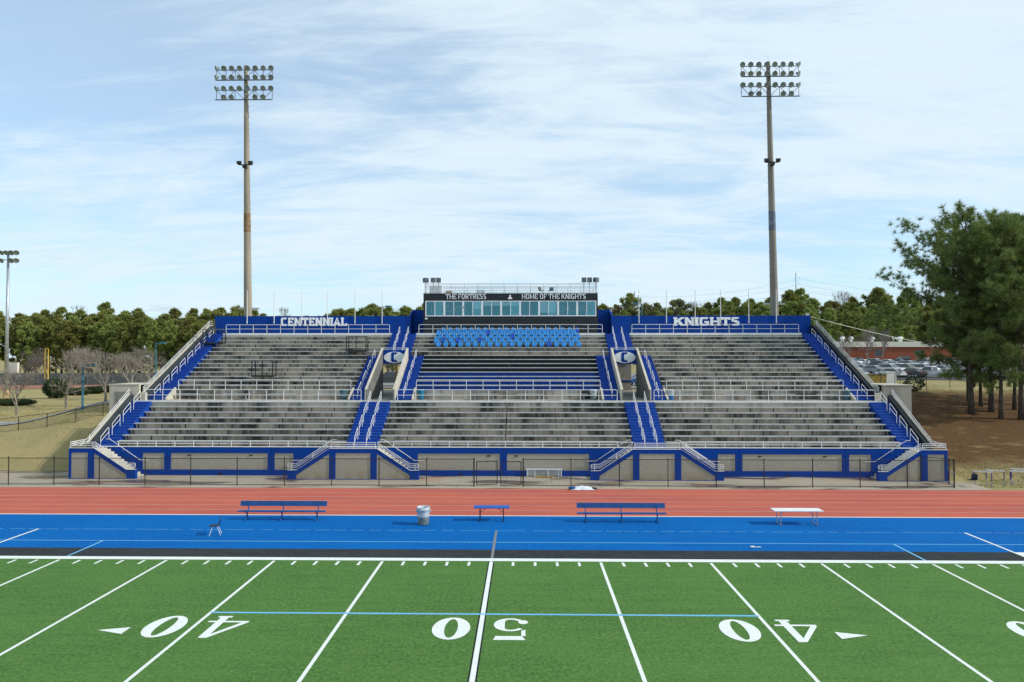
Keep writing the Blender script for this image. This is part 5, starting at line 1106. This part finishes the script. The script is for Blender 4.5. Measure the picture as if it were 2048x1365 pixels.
def car(x, y, rz, kind, colr, lab, grp):
    if (kind, colr) not in CM: CM[(kind, colr)] = car_meshes(kind, mat('car_'+colr, CC[colr], .22, .25 if colr in ('silver', 'grey') else 0, var=.03, spec=.6))
    b, g, r, side = CM[(kind, colr)]; z = ground_z(x, y)+.085; t = thing('parked_car', lab, 'car', (x, y, z), grp, rz); inst('body', b, t); inst('cabin_glass', g, t); inst('roof', r, t)
    for yy in (side[0][0]+.85, side[-1][0]-.9):
        for sx in (-1, 1): w = inst('wheel', WHEEL, t, (sx*.80, yy, .33)); inst('rim', HUB, w)
    for sx in (-1, 1): inst('headlight', HL, t, (sx*.62, side[-1][0], .68)); inst('taillight', TL, t, (sx*.66, side[0][0], .78))
rd = random.Random(31)
for row, (Y, rz) in enumerate(((86, .0), (101, PI), (107, 0.), (123, PI), (129, 0.), (146, PI), (152, 0))):
    x = 40+rd.uniform(0, 2) if row else 55
    while x < 40+Y*.62:
        if rd.random() < .86:
            k = rd.choice(['sedan', 'sedan', 'suv', 'suv', 'pickup']); c = rd.choice(['white', 'white', 'white', 'silver', 'silver', 'silver', 'silver', 'grey', 'black', 'tan'])
            car(x, Y+rd.uniform(-.3, .3), rz+PI/2*.0+rd.uniform(-.03, .03)+.5, k, c, c+' '+k+' parked in '+['the first', 'the second', 'the third', 'the fourth', 'the fifth', 'the sixth', 'the last'][row]+' row of the lot, counted from the pines', c+' '+k+'s in lot row '+str(row+1))
        x += 3.1
car(atY(1803, 725, 172).x, 172, PI/2+.2, 'suv', 'black', 'large black car standing alone close to the brick school', None)
car(-15.2, 56, PI/2, 'suv', 'grey', 'grey vehicle seen through the tunnel on CENTENNIAL side', None); car(16.2, 58, PI/2+.4, 'sedan', 'blue', 'blue car seen through the tunnel on KNIGHTS side', None); car(9.2, 95, PI/2, 'suv', 'white', 'white car parked behind the stands, farther than the blue car', None); car(-16, 96, PI/2, 'sedan', 'silver', 'silver car parked behind the stands, farther than the grey vehicle', None)
gp = thing('gate_pillar', 'stucco gate pillar with a blue stripe seen through the tunnel', 'pillar', (12.2, 47, 5)); zz = ground_z(11.6, 47)
M_STUC = mat('stucco', (.36, .345, .31), .9, var=.15, vscale=4, bump=.4)
MB().box(11.5, 12.9, 46.4, 47.6, zz-.2, zz+.9).build('base', M_STUC, gp); MB().box(11.47, 12.93, 46.37, 47.63, zz+.901, zz+1.08).build('stripe', M_BLUE, gp); MB().box(11.5, 12.9, 46.4, 47.6, zz+1.081, zz+3.1).build('shaft', M_STUC, gp); MB().box(11.35, 13.05, 46.25, 47.75, zz+3.101, zz+3.25).build('cap', M_CREAM, gp)
wp = thing('wooden_post', 'brown wooden utility post seen through the CENTENNIAL side tunnel', 'post', (-13.5, 52, ground_z(-13.5, 52))); zz = ground_z(-10.9, 52); MB().tube([(-13.5, 52, zz-.2), (-13.5, 52, zz+5)], [.17, .13], 8).build('shaft', mat('wood_brown', (.16, .10, .055), .9, var=.2), wp); MB().box(-13.7, -13.3, 51.8, 52.2, zz, zz+.25).build('collar', M_CONC, wp)
def dumpster():
    q = hit(1752, 772); x, y = q.x, q.y; z = ground_z(x, y); t = thing('yellow_dumpster', 'dull yellow dumpster beyond the end wall near parked cars', 'dumpster', (x, y, z)); m = mat('dumpster_yellow', (.30, .22, .05), .7, var=.25); MB().prism([(x-.9, z+.1), (x+.8, z+.1), (x+.9, z+1.4), (x-1., z+1.4)], 'y', y-.9, y+.9).build('bin', m, t, recalc=True); MB().box(x-1.05, x+.95, y-.95, y+.95, z+1.401, z+1.46).build('lid', M_BLACKM, t)
    q = hit(1778, 771); x, y = q.x, q.y; z = ground_z(x, y); t = thing('utility_cabinet', 'pale utility cabinet behind the black yard fence', 'cabinet', (x, y, z)); MB().box(x-.7, x+.7, y-.5, y+.5, z+.1, z+1.7).build('body', M_FASC, t); MB().box(x-.6, x+.6, y-.52, y-.501, z+.2, z+1.6).build('door', M_FRAMEW, t); MB().box(x-.8, x+.8, y-.6, y+.6, z-.05, z+.099).build('plinth', M_CONC, t)
dumpster()
# power poles and wires
def tpole(px, Y, ptop, lab):
    x = atY(px, 600, Y).x; z = ground_z(x, Y); zt = topz(ptop, Y); t = thing('power_pole', lab, 'power pole', (x, Y, z)); MB().tube([(x, Y, z-.2), (x, Y, zt)], [.38, .22], 8).build('pole', M_GALV, t); c = []
    for i, dz in enumerate((1.2, 4.2, 7.2)):
        e = (x+(1.7 if i % 2 == 0 else 1.5), Y, zt-dz-.6); MB().tube([(x, Y, zt-dz), (x+1.0, Y, zt-dz+.25), e], .09, 5).build('arm', M_GALV, t); MB().tube([e, (e[0]+.15, e[1], e[2]-1.1)], .07, 5).build('insulator', M_GREYM, t); c.append(Vector((e[0]+.15, e[1], e[2]-1.1)))
    return c
c1 = tpole(1592, 330, 547, 'slender steel transmission pole above the school woods'); c2 = tpole(1269, 330, 583, 'steel transmission pole next to press box, farther along the line')
wr = MB(); E3 = [Vector((330, 420, c.z-4)) for c in c1]
def sag(a, b, s, n=14): return [a.lerp(b, i/n)-Vector((0, 0, s*4*(i/n)*(1-i/n))) for i in range(n+1)]
pw = thing('power_lines', 'thin power lines strung between the transmission poles', 'power line', (c1[0].x, 330, 0))
for a, b, e in zip(c1, c2, E3): MB().tube(sag(a, b, 3), .045, 4).build('wire', M_GREYM, pw); MB().tube(sag(a, e, 4), .045, 4).build('wire', M_GREYM, pw)
cb = thing('overhead_cable', 'pale overhead cable running from top wall corner past the school', 'cable', (30, 41.6, 12.7)); a = Vector((29.9, 41.6, 12.72)); b = atY(1862, 688, 95); MB().tube(sag(a, b, .25), .03, 5).build('wire', M_RAIL, cb); MB().box(29.75, 30.05, 41.5, 41.7, 12.73, 12.95).build('bracket', M_RAIL, cb)
up = thing('utility_pole', 'grey utility pole behind pines carrying the pale cable', 'pole', (b.x, b.y, ground_z(b.x, b.y))); zz = ground_z(b.x, b.y); MB().tube([(b.x, b.y, zz-.1), (b.x, b.y, b.z+.6)], [.16, .11], 8).build('shaft', mat('wood_brown', (.16, .10, .055), .9), up); MB().box(b.x-.7, b.x+.7, b.y-.06, b.y+.06, b.z+.1, b.z+.22).build('crossarm', M_BARKG, up)

# dry grass tufts and pine litter, too many to count
def litter_mesh(name, lab, n, reg, m, seed, h):
    rd = random.Random(seed); mb = MB()
    for i in range(n):
        x = rd.uniform(reg[0], reg[1]); y = rd.uniform(reg[2], reg[3]); z = ground_z(x, y)-.01; a = rd.uniform(0, PI); hh = h*rd.uniform(.4, 1.3); w = hh*.35; l = rd.uniform(-.6, .6)*hh
        if mnoise.noise(Vector((x*.5, y*.5, seed))) < rd.uniform(-.5, .3): continue
        for k in range(2):
            aa = a+k*1.3; c, s_ = math.cos(aa)*w, math.sin(aa)*w; mb.add([(x-c, y-s_, z), (x+c, y+s_, z), (x+c*1.3+l, y+s_*1.3, z+hh), (x-c*1.2+l, y-s_, z+hh*.8)], [(0, 1, 2, 3)])
    tag(mb.build(name, m), lab, 'grass', kind='stuff')
M_STRAW = mat('dry_grass_blade', (.34, .29, .13), .95, col2=(.58, .49, .25), vscale=1.2, spec=.05); M_GRN = mat('green_grass_blade', (.20, .21, .07), .95, col2=(.36, .33, .13), vscale=.8, spec=.05); M_LITT = mat('pine_litter', (.16, .09, .04), .95, col2=(.34, .21, .10), vscale=1.5, spec=.05)
litter_mesh('grass_tufts', 'tufts of dry grass on the bank and lawn beside footpath', 16000, (-60, -31, 23.2, 52), M_STRAW, 1, .06); litter_mesh('grass_tufts', 'greenish grass tufts scattered over the lawn', 8000, (-60, -31.5, 23.2, 52), M_GRN, 2, .06)
litter_mesh('needle_litter', 'pine needle litter and twigs under the pine grove', 14000, (31, 60, 21, 50), M_LITT, 3, .05); litter_mesh('grass_tufts', 'straw coloured grass round the hurdles', 5000, (31.8, 44, 17.3, 23), M_STRAW, 4, .07)
